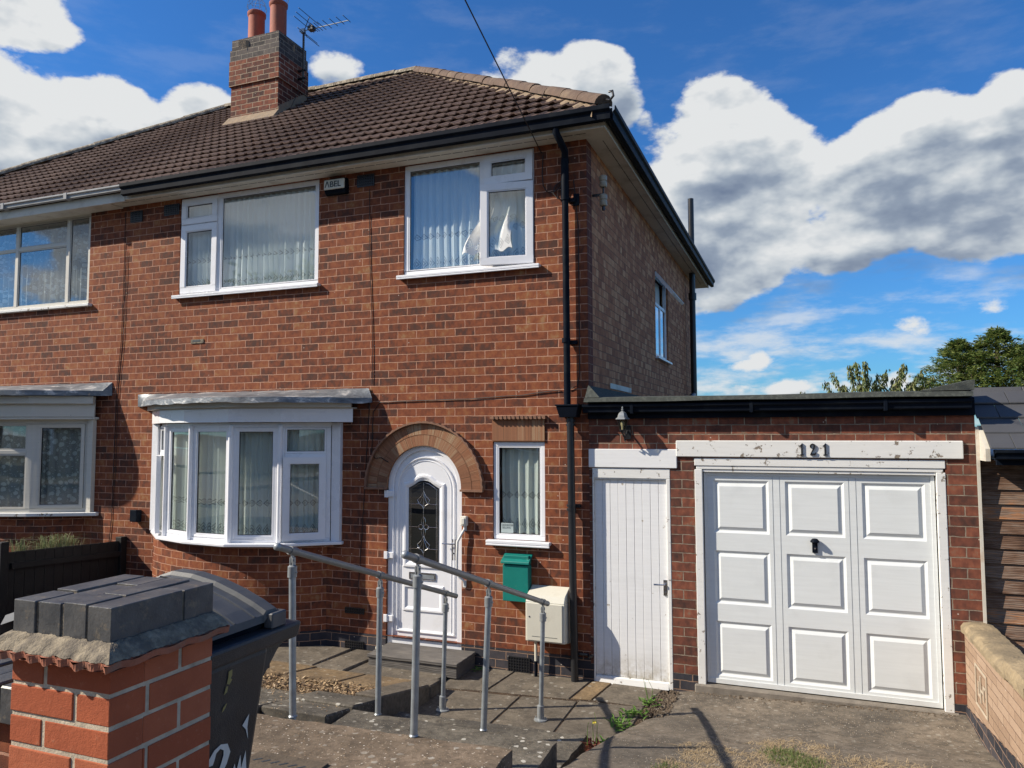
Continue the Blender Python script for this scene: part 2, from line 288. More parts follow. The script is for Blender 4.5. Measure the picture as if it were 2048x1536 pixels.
def concrete(name, base, dark, peb=1.0, lich=0.5, sc_=1.0, warm=None):
    b = NB(name); o = b.obj()
    big = b.noise(o, 1.3*sc_, 6, 0.65, 0.3); mid = b.noise(o, 7*sc_, 5, 0.65); fine = b.noise(o, 160, 3, 0.7)
    c = b.mix(b.rng(big, 0.38, 0.62), dark, base); c = b.mix(b.rng(mid, 0.38, 0.68, 0, 0.7), c, tuple(x*0.5 for x in dark))
    m3 = b.noise(o, 28*sc_, 4, 0.7); c = b.mix(b.rng(m3, 0.45, 0.7, 0, 0.5), c, tuple(x*0.5 for x in dark))
    c = b.mix(b.rng(fine, 0.3, 0.7, 0, 0.55), c, b.mix(1, c, (0.45, 0.43, 0.4), 'MULTIPLY'))
    v = b.vor(o, 66); vc = b.n('ShaderNodeSeparateColor'); b.l(v.outputs['Color'], vc.inputs[0])
    pm = b.math('MULTIPLY', b.math('LESS_THAN', v.outputs['Distance'], 0.33), b.math('GREATER_THAN', vc.outputs[0], 0.45)); pm = b.math('MULTIPLY', pm, b.rng(mid, 0.35, 0.6, 0.25, 1.0))
    pc = b.ramp(vc.outputs[1], [(0.0, (0.12, 0.08, 0.05)), (0.5, (0.26, 0.18, 0.11)), (0.8, (0.42, 0.34, 0.24)), (1.0, (0.78, 0.72, 0.62))])
    c = b.mix(b.math('MULTIPLY', pm, peb), c, pc)
    v2 = b.vor(b.vadd(o, b.noise(o, 30, 3, 0.6, col=True), 0.03), 16); c2 = b.n('ShaderNodeSeparateColor'); b.l(v2.outputs['Color'], c2.inputs[0])
    lm = b.math('MULTIPLY', b.math('LESS_THAN', v2.outputs['Distance'], 0.28), b.math('GREATER_THAN', c2.outputs[0], 0.68)); lm = b.math('MULTIPLY', lm, b.rng(big, 0.42, 0.6, 0.1, 1)); c = b.mix(b.math('MULTIPLY', lm, lich), c, (0.48, 0.46, 0.40))
    if warm:
        wn = b.noise(o, 2.5, 4, 0.6); c = b.mix(b.rng(wn, 0.45, 0.65, 0, 0.7), c, warm)
    b.set(c, 0.93, spec=0.2)
    b.bump(b.math('ADD', b.math('ADD', b.math('MULTIPLY', pm, 0.5*peb), b.math('MULTIPLY', fine, 0.4)), b.math('MULTIPLY', mid, 1.2)), 0.008, 0.9)
concrete('conc_pebble', (0.30, 0.23, 0.165), (0.17, 0.132, 0.096), 1.0, 0.5)
concrete('conc_slab', (0.225, 0.20, 0.16), (0.10, 0.092, 0.08), 0.35, 1.0)
concrete('paving', (0.23, 0.195, 0.15), (0.16, 0.138, 0.112), 0.12, 0.5)
concrete('paving_warm', (0.32, 0.225, 0.125), (0.22, 0.16, 0.10), 0.15, 0.5)
concrete('drive', (0.27, 0.225, 0.175), (0.145, 0.128, 0.108), 0.6, 0.3, 0.7)
concrete('soil', (0.10, 0.066, 0.042), (0.055, 0.038, 0.026), 0.9, 0.1, 3)
concrete('ground_mat', (0.10, 0.09, 0.06), (0.06, 0.065, 0.035), 0.4, 0.1)

def rooftile(name, a, c_):
    b = NB(name); o = b.obj()
    n = b.noise(b.map(o, scale=(2.8, 2.8, 2.8)), 1, 4, 0.6); f = b.noise(o, 40, 5, 0.7); fi = b.noise(o, 200, 3, 0.7)
    c = b.mix(b.rng(n, 0.3, 0.7), a, c_); c = b.mix(b.rng(f, 0.58, 0.75), c, (0.20, 0.16, 0.115)); c = b.mix(b.rng(fi, 0.4, 0.75, 0, 0.6), c, tuple(x*0.4 for x in a))
    v = b.vor(o, 6.0); c = b.mix(b.math('MULTIPLY', b.math('LESS_THAN', v.outputs['Distance'], 0.06), 0.6), c, (0.45, 0.42, 0.34))
    b.set(c, 0.9, spec=0.2); b.bump(fi, 0.004, 0.8)
rooftile('roof_tile', (0.165, 0.108, 0.086), (0.105, 0.072, 0.062))

def tiles_arch():
    b = NB('arch_tiles'); uv = b.uv()
    s = b.n('ShaderNodeTexBrick'); b.l(b.vadd(uv, b.noise(uv, 25, 2, 0.5, col=True), 0.004), s.inputs['Vector']); s.offset = 0.0
    s.inputs['Color1'].default_value = (0, 0, 0, 1); s.inputs['Color2'].default_value = (1, 1, 1, 1); s.inputs['Scale'].default_value = 1
    s.inputs['Brick Width'].default_value = 0.0125; s.inputs['Row Height'].default_value = 0.122; s.inputs['Mortar Size'].default_value = 0.0018; s.inputs['Mortar Smooth'].default_value = 0.3
    s2 = b.n('ShaderNodeTexBrick'); b.l(uv, s2.inputs['Vector']); s2.offset = 0.35; s2.inputs['Color1'].default_value = (0, 0, 0, 1); s2.inputs['Color2'].default_value = (1, 1, 1, 1); s2.inputs['Scale'].default_value = 1
    s2.inputs['Brick Width'].default_value = 0.078; s2.inputs['Row Height'].default_value = 0.122; s2.inputs['Mortar Size'].default_value = 0.0022
    v = b.math('ADD', b.math('MULTIPLY', s.outputs['Color'], 0.35), b.math('MULTIPLY', s2.outputs['Color'], 0.6))
    c = b.ramp(v, [(0.0, (0.21, 0.10, 0.06)), (0.35, (0.32, 0.145, 0.08)), (0.6, (0.36, 0.21, 0.125)), (0.85, (0.42, 0.31, 0.20)), (1.0, (0.48, 0.39, 0.28))])
    g = b.math('MAXIMUM', s.outputs['Fac'], s2.outputs['Fac']); c = b.mix(b.math('MULTIPLY', g, 0.8), c, (0.22, 0.115, 0.065))
    b.set(c, 0.9, spec=0.2); b.bump(b.math('SUBTRACT', 1.0, g), 0.006, 0.9)
tiles_arch()

def glass(name, refl=0.16, tint=(0.90, 0.93, 0.92)):
    b = NB(name); b.t.nodes.remove(b.b)
    tr = b.n('ShaderNodeBsdfTransparent'); tr.inputs[0].default_value = tint + (1,)
    gl = b.n('ShaderNodeBsdfGlossy'); gl.inputs['Roughness'].default_value = 0.012; gl.inputs['Color'].default_value = (0.95, 0.97, 1, 1)
    fr = b.n('ShaderNodeFresnel'); fr.inputs[0].default_value = 1.5
    o = b.obj(); bm = b.n('ShaderNodeBump'); b.l(b.noise(o, 1.6, 1, 0.4), bm.inputs['Height']); bm.inputs['Distance'].default_value = 0.012; bm.inputs['Strength'].default_value = 0.25; b.l(bm.outputs[0], gl.inputs['Normal'])
    f = b.math('ADD', b.math('MULTIPLY', fr.outputs[0], 1.7), refl-0.06, True)
    bf = b.n('ShaderNodeNewGeometry'); f = b.math('MULTIPLY', f, b.math('SUBTRACT', 1.0, bf.outputs['Backfacing']))
    mx = b.n('ShaderNodeMixShader'); b.l(f, mx.inputs[0]); b.l(tr.outputs[0], mx.inputs[1]); b.l(gl.outputs[0], mx.inputs[2]); b.l(mx.outputs[0], b.out.inputs[0])
glass('glass', 0.15); glass('glass_upper', 0.15, (0.90, 0.93, 0.94)); glass('glass_dark', 0.10, (0.5, 0.52, 0.55)); glass('glass_lamp', 0.12, (0.7, 0.68, 0.55))

def lace(name, col, opac=0.72, floral=False):
    b = NB(name); b.t.nodes.remove(b.b); uv = b.uv()
    s = b.n('ShaderNodeSeparateXYZ'); b.l(uv, s.inputs[0]); U, V = s.outputs[0], s.outputs[1]
    if floral:
        v = b.vor(b.vadd(uv, b.noise(uv, 14, 2, 0.5, col=True), 0.05), 13); v2 = b.vor(uv, 34)
        th = b.math('MAXIMUM', b.math('LESS_THAN', v.outputs['Distance'], 0.36), b.math('LESS_THAN', v2.outputs['Distance'], 0.20))
        op = b.math('ADD', b.math('MULTIPLY', th, 0.45), 0.50)
    else:
        p = 0.085
        fx = b.math('ABSOLUTE', b.math('SUBTRACT', b.math('FRACT', b.math('DIVIDE', U, p)), 0.5))
        def rowd(v0, hh, kx=2.0):
            dv = b.math('DIVIDE', b.math('ABSOLUTE', b.math('SUBTRACT', V, v0)), hh)
            return b.math('ADD', b.math('MULTIPLY', fx, kx), dv)
        def ring(d, r, w): return b.math('LESS_THAN', b.math('ABSOLUTE', b.math('SUBTRACT', d, r)), w)
        d1 = rowd(0.40, 0.045); d2 = rowd(0.10, 0.075)
        pat = b.math('MAXIMUM', ring(d1, 0.75, 0.16), ring(d1, 0.25, 0.10))
        near1 = b.math('LESS_THAN', b.math('ABSOLUTE', b.math('SUBTRACT', V, 0.40)), 0.05)
        near2 = b.math('LESS_THAN', b.math('ABSOLUTE', b.math('SUBTRACT', V, 0.11)), 0.10)
        pat2 = b.math('MAXIMUM', ring(d2, 0.8, 0.10), ring(d2, 0.35, 0.16))
        pat = b.math('MAXIMUM', b.math('MULTIPLY', pat, near1), b.math('MULTIPLY', pat2, near2))
        base = b.math('ADD', opac, b.rng(V, 0.42, 0.36, 0, 0.12))
        op = b.math('SUBTRACT', base, b.math('MULTIPLY', pat, 0.50))
    d = b.n('ShaderNodeBsdfDiffuse'); d.inputs[0].default_value = col + (1,)
    tl = b.n('ShaderNodeBsdfTranslucent'); tl.inputs[0].default_value = col + (1,)
    m1 = b.n('ShaderNodeMixShader'); m1.inputs[0].default_value = 0.10; b.l(d.outputs[0], m1.inputs[1]); b.l(tl.outputs[0], m1.inputs[2])
    tr = b.n('ShaderNodeBsdfTransparent'); m2 = b.n('ShaderNodeMixShader'); b.l(op, m2.inputs[0]); b.l(tr.outputs[0], m2.inputs[1]); b.l(m1.outputs[0], m2.inputs[2]); b.l(m2.outputs[0], b.out.inputs[0])
lace('lace', (0.90, 0.93, 0.90), 0.90); lace('lace_floral', (0.75, 0.78, 0.76), floral=True); lace('lace_white', (0.88, 0.88, 0.86), 0.9)

def leafm(name, a, c_, tr_=0.3):
    b = NB(name); b.t.nodes.remove(b.b)
    oi = b.n('ShaderNodeNewGeometry'); r = oi.outputs['Random Per Island']
    c = b.mix(r, a, c_)
    d = b.n('ShaderNodeBsdfPrincipled'); b.l(c, d.inputs['Base Color']); d.inputs['Roughness'].default_value = 0.55; d.inputs['Specular IOR Level'].default_value = 0.3
    t = b.n('ShaderNodeBsdfTranslucent'); b.l(c, t.inputs[0]); m = b.n('ShaderNodeMixShader'); m.inputs[0].default_value = tr_
    b.l(d.outputs[0], m.inputs[1]); b.l(t.outputs[0], m.inputs[2]); b.l(m.outputs[0], b.out.inputs[0])
leafm('leaf_fruit', (0.09, 0.14, 0.045), (0.27, 0.27, 0.11)); leafm('leaf_conifer', (0.040, 0.10, 0.022), (0.24, 0.27, 0.075), 0.35)
leafm('leaf_weed', (0.08, 0.17, 0.03), (0.16, 0.28, 0.06)); leafm('leaf_red', (0.13, 0.03, 0.03), (0.22, 0.09, 0.05)); leafm('grass_dry', (0.34, 0.25, 0.14), (0.55, 0.43, 0.27)); leafm('grass_green', (0.09, 0.13, 0.035), (0.17, 0.22, 0.07))
leafm('litter_leaf', (0.13, 0.075, 0.04), (0.42, 0.30, 0.17), 0.05); leafm('flower_yellow', (0.6, 0.5, 0.05), (0.7, 0.6, 0.1)); leafm('leaf_tuft', (0.12, 0.17, 0.07), (0.34, 0.32, 0.18))

# ---------------------------------------------------------------- mesh builder
class MB:
    def __init__(s): s.v = []; s.f = []; s.uv = []; s.m = []
    def poly(s, pts, m=0, uv=None):
        i = len(s.v); pts = [Vector(p) for p in pts]; s.v += pts; s.f.append(list(range(i, i+len(pts))))
        if uv is None:
            n = Vector((0, 0, 0))
            for k in range(len(pts)):
                a, b = pts[k], pts[(k+1) % len(pts)]
                n += Vector(((a.y-b.y)*(a.z+b.z), (a.z-b.z)*(a.x+b.x), (a.x-b.x)*(a.y+b.y)))
            ax, ay, az = abs(n.x), abs(n.y), abs(n.z)
            if az >= ax and az >= ay: uv = [(p.x, p.y) for p in pts]
            elif ax > ay: uv = [(p.y, p.z) for p in pts]
            else: uv = [(p.x, p.z) for p in pts]
        s.uv += uv; s.m.append(m); return s
    def box(s, x0, x1, y0, y1, z0, z1, m=0):
        p = lambda a, b, c: (a, b, c)
        s.poly([p(x0, y0, z0), p(x1, y0, z0), p(x1, y0, z1), p(x0, y0, z1)], m)
        s.poly([p(x1, y1, z0), p(x0, y1, z0), p(x0, y1, z1), p(x1, y1, z1)], m)
        s.poly([p(x1, y0, z0), p(x1, y1, z0), p(x1, y1, z1), p(x1, y0, z1)], m)
        s.poly([p(x0, y1, z0), p(x0, y0, z0), p(x0, y0, z1), p(x0, y1, z1)], m)
        s.poly([p(x0, y0, z1), p(x1, y0, z1), p(x1, y1, z1), p(x0, y1, z1)], m)
        s.poly([p(x0, y1, z0), p(x1, y1, z0), p(x1, y0, z0), p(x0, y0, z0)], m); return s
    def hexa(s, b, t, m=0):   # bottom quad, top quad (same winding)
        s.poly(list(reversed(b)), m); s.poly(t, m)
        for i in range(len(b)):
            j = (i+1) % len(b); s.poly([b[i], b[j], t[j], t[i]], m)
        return s
    def frame(s, x0, x1, z0, z1, y0, y1, w, m=0):   # rectangular ring in the xz plane
        s.box(x0, x1, y0, y1, z1-w, z1, m); s.box(x0, x1, y0, y1, z0, z0+w, m)
        s.box(x0, x0+w, y0, y1, z0+w, z1-w, m); s.box(x1-w, x1, y0, y1, z0+w, z1-w, m); return s
    def ring(s, outer, inner, m=0):   # two loops, equal counts
        for i in range(len(outer)):
            j = (i+1) % len(outer); s.poly([outer[i], outer[j], inner[j], inner[i]], m)
        return s
    def tube(s, pts, r, n=8, m=0, cap=True):
        pts = [Vector(p) for p in pts]; rs = r if isinstance(r, (list, tuple)) else [r]*len(pts)
        rings = []; ref = None
        for i, p in enumerate(pts):
            d = (pts[min(i+1, len(pts)-1)] - pts[max(i-1, 0)])
            d = d.normalized() if d.length > 1e-9 else Vector((0, 0, 1))
            if ref is None: ref = Vector((1, 0, 0)) if abs(d.x) < 0.9 else Vector((0, 1, 0))
            a = d.cross(ref).normalized(); b = d.cross(a).normalized(); ref = b.cross(d) if False else ref
            rings.append([p + (a*math.cos(2*PI*k/n) + b*math.sin(2*PI*k/n))*rs[i] for k in range(n)])
        base = len(s.v)
        for rg in rings: s.v += rg
        L_ = 0
        for i in range(len(pts)-1):
            L2 = L_ + (pts[i+1]-pts[i]).length
            for k in range(n):
                q = (k+1) % n; s.f.append([base+i*n+k, base+i*n+q, base+(i+1)*n+q, base+(i+1)*n+k]); s.m.append(m)
                c = 2*PI*rs[i]/n; s.uv += [(k*c, L_), ((k+1)*c, L_), ((k+1)*c, L2), (k*c, L2)]
            L_ = L2
        if cap:
            s.f.append([base+k for k in range(n)][::-1]); s.m.append(m); s.uv += [(0, 0)]*n
            s.f.append([base+(len(pts)-1)*n+k for k in range(n)]); s.m.append(m); s.uv += [(0, 0)]*n
        return s
    def lathe(s, c, prof, n=16, m=0):   # profile [(r,z)]
        c = Vector(c); rings = [[c + Vector((r*math.cos(2*PI*k/n), r*math.sin(2*PI*k/n), z)) for k in range(n)] for r, z in prof]
        for i in range(len(rings)-1):
            for k in range(n): s.poly([rings[i][k], rings[i][(k+1) % n], rings[i+1][(k+1) % n], rings[i+1][k]], m)
        s.poly(rings[0][::-1], m); s.poly(rings[-1], m); return s
    def plate(s, loops, plane, d0, d1, m=0, edges=True):   # flat polygon with holes; plane maps (a,b,d)->xyz
        V3 = [[Vector((a, b, 0)) for a, b in lp] for lp in loops]; tri = tessellate_polygon(V3)
        flat = [p for lp in loops for p in lp]
        for t in tri:
            s.poly([plane(*flat[k], d0) for k in t], m, [flat[k] for k in t])
            if d1 is not None: s.poly([plane(*flat[k], d1) for k in reversed(t)], m, [flat[k] for k in reversed(t)])
        if edges and d1 is not None:
            for lp in loops:
                for i in range(len(lp)):
                    j = (i+1) % len(lp); s.poly([plane(*lp[i], d0), plane(*lp[j], d0), plane(*lp[j], d1), plane(*lp[i], d1)], m)
        return s
    def build(s, name, mats, parent=None, bevel=0, smooth=False, recalc=True, label=None, seg=1, merge=False):
        if isinstance(mats, str): mats = [mats]
        me = bpy.data.meshes.new(name); me.from_pydata([tuple(v) for v in s.v], [], s.f)
        uvl = me.uv_layers.new(name='UVMap'); uvl.data.foreach_set('uv', [c for u in s.uv for c in (u[0], u[1])])
        for n in mats: me.materials.append(MATS[n])
        me.polygons.foreach_set('material_index', s.m)
        if recalc or merge:
            import bmesh
            bm = bmesh.new(); bm.from_mesh(me)
            bmesh.ops.remove_doubles(bm, verts=bm.verts, dist=1e-5)
            if recalc: bmesh.ops.recalc_face_normals(bm, faces=bm.faces)
            bm.to_mesh(me); bm.free()
        if smooth: me.polygons.foreach_set('use_smooth', [True]*len(me.polygons))
        me.update()
        o = bpy.data.objects.new(name, me); COL.objects.link(o)
        if parent is not None: o.parent = parent
        if label: o['label'] = label
        if bevel:
            bv = o.modifiers.new('bevel', 'BEVEL'); bv.width = bevel; bv.segments = seg; bv.limit_method = 'ANGLE'; bv.angle_limit = math.radians(40)
        if smooth:
            try: me.set_sharp_from_angle(angle=math.radians(40))
            except Exception: pass
        return o
XZ = lambda a, b, d: (a, d, b)
YZ = lambda a, b, d: (d, a, b)
XY = lambda a, b, d: (a, b, d)
def tag(o, label, cat, group=None):
    o['label'] = label; o['category'] = cat
    if group: o['group'] = group
    return o
def thing(name, label, cat, group=None):
    o = bpy.data.objects.new(name, None); COL.objects.link(o); o.empty_display_size = 0.1
    return tag(o, label, cat, group)
def struct(o, k='structure'): o['kind'] = k; return o
def rect(x0, x1, z0, z1): return [(x0, z0), (x1, z0), (x1, z1), (x0, z1)]
def arc(cx, cz, r, a0, a1, n): return [(cx+r*math.cos(math.radians(a0+(a1-a0)*i/n)), cz+r*math.sin(math.radians(a0+(a1-a0)*i/n))) for i in range(n+1)]
def lerp(a, b, t): return a+(b-a)*t

# ================================================================ SETTING
def zterr(y):      # raised terrace left of the steps, falling from the street to the house
    pts = [(-9, .62), (-3.45, .585), (-3.40, .55), (-2.75, .30), (-2.25, .215), (-1.3, .03), (-1.0, -.03), (0.2, -.075)]
    for (a, za), (b, zb) in zip(pts, pts[1:]):
        if y <= b: return lerp(za, zb, max(0, min(1, (y-a)/(b-a))))
    return -.075
def zdrive(x, y): return -.10 + .03*(x-.8) + .155*max(0, -y-.7)
def zg(y): return lerp(-.32, .66, max(0, min(1, (-y-1.2)/4.8)))
mb = MB()
ys = [900, 60, 12, 0.3, -1.2, -2.4, -3.6, -4.8, -6.0, -6.35]; xs = [-900, -40, -12, 14, 40, 900]
for a, b in zip(ys, ys[1:]):
    for c, d in zip(xs, xs[1:]): mb.poly([(c, a, zg(a)), (c, b, zg(b)), (d, b, zg(b)), (d, a, zg(a))])
mb.poly([(-900, -16.5, .66), (900, -16.5, .66), (900, -900, .66), (-900, -900, .66)])
struct(mb.build('ground', 'ground_mat', recalc=False))
mb = MB(); mb.box(-60, 60, -8.9, -6.30, .5, .76); struct(mb.build('pavement', 'paving'))
mb = MB(); mb.box(-60, 60, -9.05, -8.905, .4, .755); struct(mb.build('kerb', 'concrete_pale', bevel=.01))
mb = MB(); mb.box(-200, 200, -15.2, -9.055, .3, .645); struct(mb.build('road', 'asphalt'))
mb = MB(); mb.box(-60, 60, -16.9, -15.205, .4, .76); struct(mb.build('pavement', 'paving'))

# driveway sheet
mb = MB()
def drive_left(y):
    pts = [(-7, .45), (-2.6, .47), (-1.7, .55), (-.9, .70), (0.05, .86)]
    for (a, xa), (b, xb) in zip(pts, pts[1:]):
        if y <= b: return lerp(xa, xb, max(0, min(1, (y-a)/(b-a))))
    return .86
RD = random.Random(3)
ny, nx = 46, 18; G = []
for j in range(ny+1):
    y = 0.02 - 6.35*(j/ny)**1.3; row = []
    for i in range(nx+1):
        xl = drive_left(y) + RD.uniform(-.012, .012)*(i == 0); x = lerp(xl, 3.25, i/nx)
        row.append(Vector((x, y, zdrive(x, y) + RD.uniform(-.003, .003) - (.02 if i == 0 else 0))))
    G.append(row)
for j in range(ny):
    for i in range(nx): mb.poly([G[j][i], G[j+1][i], G[j+1][i+1], G[j][i+1]])
    mb.poly([G[j][0], G[j+1][0], G[j+1][0]+Vector((-.02, 0, -.4)), G[j][0]+Vector((-.02, 0, -.4))])
struct(mb.build('driveway', 'drive', smooth=True))
mb = MB(); mb.box(1.0, 3.15, -.035, .06, -.2, -.022); struct(mb.build('garage_threshold', 'concrete_pale', bevel=.01))

# lower paving slabs in front of the house wall
def slab(mb, quad, z, th=.05, m=0, tilt=0):
    t = [(x, y, z + tilt*RD.uniform(-1, 1)) for x, y in quad]
    mb.hexa([(x, y, z-th-.15) for x, y in quad], t, m)
mb = MB(); Z0 = -.112
S_ = [([(-1.33, -.70), (-.86, -.62), (-.80, .02), (-1.33, .02)], 0), ([(-.84, -.62), (-.06, -.55), (0.0, .0), (-.79, .0)], 0),
      ([(-1.25, -1.9), (-.52, -1.9), (-.50, -.66), (-1.25, -.72)], 0), ([(-.50, -1.9), (.05, -1.9), (.03, -.60), (-.485, -.645)], 0),
      ([(.065, -1.9), (.60, -1.9), (.62, -.53), (.045, -.58)], 0), ([(.155, -.50), (.62, -.51), (.70, -.02), (.22, -.01)], 0),
      ([(-.045, -.54), (.14, -.50), (.205, .0), (.02, .0)], 1)]
for q, m in S_: slab(mb, q, Z0, m=m, tilt=.002)
struct(mb.build('path', ['paving', 'paving_warm'], bevel=.006))
mb = MB(); mb.box(-1.5, .72, -2.2, .02, -.34, -.121); struct(mb.build('path_bed', 'soil'))

# concrete steps (three)
def rough_block(name, quad, z0, z1, mat, n=10):
    """block with a slightly worn, uneven top and arrises; quad ccw from near-left"""
    mb = MB(); a, b, c, d = [Vector((x, y, 0)) for x, y in quad]
    g = [[None]*(n+1) for _ in range(n+1)]
    for i in range(n+1):
        for j in range(n+1):
            p = a.lerp(b, i/n).lerp(d.lerp(c, i/n), j/n); e = (i in (0, n)) or (j in (0, n))
            g[i][j] = Vector((p.x + (RD.uniform(-.008, .008) if e else 0), p.y + (RD.uniform(-.010, .010) if e else 0), z1 + RD.uniform(-.003, .003) - (.006 if e else 0)))
    for i in range(n):
        for j in range(n): mb.poly([g[i][j], g[i+1][j], g[i+1][j+1], g[i][j+1]])
    loop = [g[i][0] for i in range(n)] + [g[n][j] for j in range(n)] + [g[i][n] for i in range(n, 0, -1)] + [g[0][j] for j in range(n, 0, -1)]
    for k in range(len(loop)):
        p, q = loop[k], loop[(k+1) % len(loop)]; mb.poly([p, q, (q.x, q.y, z0), (p.x, p.y, z0)])
    return struct(mb.build(name, mat))
rough_block('steps', [(-1.5, -6.32), (.46, -6.32), (.455, -3.34), (-1.62, -3.42)], .1, .585, 'conc_pebble', 22)
rough_block('steps', [(-1.20, -3.42), (.41, -3.34), (.385, -2.33), (-1.23, -2.30)], -.2, .235, 'conc_slab', 14)
rough_block('steps', [(-1.22, -2.36), (.37, -2.33), (.395, -1.58), (-1.19, -1.66)], -.3, .005, 'conc_slab', 12)
# terrace left of the steps
mb = MB(); yl = [-6.3, -3.42, -3.3, -2.75, -2.25, -1.98, -1.7]
def tslab(mb, x0, x1, y0, y1, m=0, skew=0.0, dz=0):
    mb.hexa([(x0, y0, -.35), (x1, y0, -.35), (x1+skew, y1, -.35), (x0+skew, y1, -.35)], [(x0, y0, zterr(y0)+dz), (x1, y0, zterr(y0)+dz), (x1+skew, y1, zterr(y1)+dz), (x0+skew, y1, zterr(y1)+dz)], m)
tslab(mb, -2.9, -1.65, -6.3, -3.43)
tslab(mb, -2.55, -1.99, -3.42, -2.80, dz=-.02); tslab(mb, -1.97, -1.25, -3.42, -2.62, dz=-.10); tslab(mb, -3.3, -2.57, -3.42, -2.4, dz=-.02)
tslab(mb, -2.45, -1.86, -2.78, -1.95, dz=.0); tslab(mb, -1.84, -1.26, -2.60, -2.28, dz=.01); tslab(mb, -1.84, -1.25, -2.26, -1.88, 0, 0, .025)
tslab(mb, -3.3, -2.47, -2.38, -1.85)
struct(mb.build('terrace', ['conc_slab', 'paving_warm'], bevel=.012))
mb = MB()
tslab(mb, -1.50, -1.24, -1.86, -1.02, 0, 0, .045); tslab(mb, -2.06, -1.52, -1.30, -.80, 1, .03); tslab(mb, -2.66, -2.08, -1.34, -.80, 1, .04); tslab(mb, -3.30, -2.68, -1.36, -.76, 1, .04); tslab(mb, -3.95, -3.32, -1.38, -.86, 1, .02)
tslab(mb, -1.50, -1.24, -1.01, -.78, 0, 0, .03)
tslab(mb, -2.70, -2.33, -.775, -.02, 0, .04); tslab(mb, -3.9, -2.72, -.74, -.02, 0); tslab(mb, -2.31, -1.35, -.775, -.02, 0, .0, -.02)
struct(mb.build('path', ['paving', 'paving_warm'], bevel=.012))
mb = MB()
nb = 16
for i in range(nb):
    for j in range(nb):
        def gp(i, j):
            x = lerp(-6.05, -1.48, i/nb); y = lerp(-1.95, -1.30, j/nb); return (x, y, zterr(y)-.035+.02*math.sin(i*2.1+j*1.3))
        mb.poly([gp(i, j), gp(i+1, j), gp(i+1, j+1), gp(i, j+1)])
mb.poly([(-6.05, -3.4, .1), (-3.3, -3.4, .1), (-3.3, -1.9, .02), (-6.05, -1.9, .02)]); mb.poly([(-6.05, -1.31, -.02), (-3.9, -1.31, -.02), (-3.9, .0, -.1), (-6.05, .0, -.1)])
mb.poly([(-14, -6.3, .3), (-6.05, -6.3, .3), (-6.05, 0, -.1), (-14, 0, -.1)]); mb.poly([(-6.05, -6.3, .3), (-2.8, -6.3, .3), (-2.8, -3.4, .1), (-6.05, -3.4, .1)])
struct(mb.build('soil', 'soil', recalc=False, smooth=True))

# ================================================================ HOUSE
WT = .11
house = thing('brick_house', 'red brick semi-detached house with a hipped tiled roof, bow window and arched white front door', 'house')
def wall_with_holes(name, outer, holes, mats, parent, plane, d0=0.0, d1=WT, m=0):
    mb = MB(); mb.plate([outer]+holes, plane, d0, d1, m); return mb.build(name, mats, parent)
ARC = arc(-1.85, 1.74, .455, 0, 180, 20)
door_hole = [(-2.305, -.02), (-1.395, -.02)] + ARC
door_hole = [(-2.305, -.02), (-1.395, -.02)] + [(x, z) for x, z in ARC]
holes = [rect(-5.36, -3.25, 4.055, 5.31), rect(-2.115, -.565, 4.055, 5.31), rect(-1.037, -.463, 1.205, 2.216), rect(-5.50, -2.98, 1.1, 2.45), door_hole]
mb = MB(); mb.plate([rect(-6.35, 0, .105, 5.45)]+[h for h in holes[:4]]+[[(-2.305, .109), (-1.395, .109)]+ARC], XZ, 0, WT)
mb.build('wall', 'brick_front', house)
mb = MB()   # blue brick plinth either side of the door
for a, b in ((-6.35, -2.305), (-1.395, 0)): mb = MB(); mb.box(a, b, -.004, WT, -.45, .102); mb.build('plinth', 'brick_blue', house)
mb = MB(); mb.box(-2.305, -1.395, .012, WT, -.45, -.02); mb.build('plinth', 'brick_blue', house)
# side wall with toothed quoins
SH = rect(3.84, 4.98, 3.44, 4.74)
mb = MB()
mb.plate([rect(.19, 8.4, -.45, 5.45), SH], YZ, 0.0, -WT, 0)
mb.build('side_wall', 'brick_side', house)
mb = MB(); mb.box(-.10, .003, .0006, .1895, -.45, 5.45); mb.build('quoin', 'brick_quoin', house)
mb = MB(); mb.box(-6.35, 0, 8.4, 8.5, -.4, 5.45); mb.box(-6.35, -6.25, WT+.002, 8.398, -.4, 5.45); mb.build('rear_wall', 'brick_side', house)
mb = MB(); mb.box(-6.24, -WT-.005, WT+.005, 8.39, 2.62, 2.66); mb.box(-6.24, -WT-.005, WT+.005, 8.39, .12, .14); mb.box(-6.24, -WT-.005, 1.8, 1.85, .14, 2.6); mb.box(-6.24, -WT-.005, 1.8, 1.85, 2.67, 5.4); mb.box(-2.75, -2.70, WT+.005, 1.79, 2.67, 5.4); mb.box(-2.75, -2.70, WT+.005, 1.79, .15, 2.6)
mb.build('interior_wall', 'dark_room', house)
mb = MB(); mb.box(-6.3, -.12, .12, 8.38, 5.36, 5.40); mb.build('ceiling', 'dark_room', house)

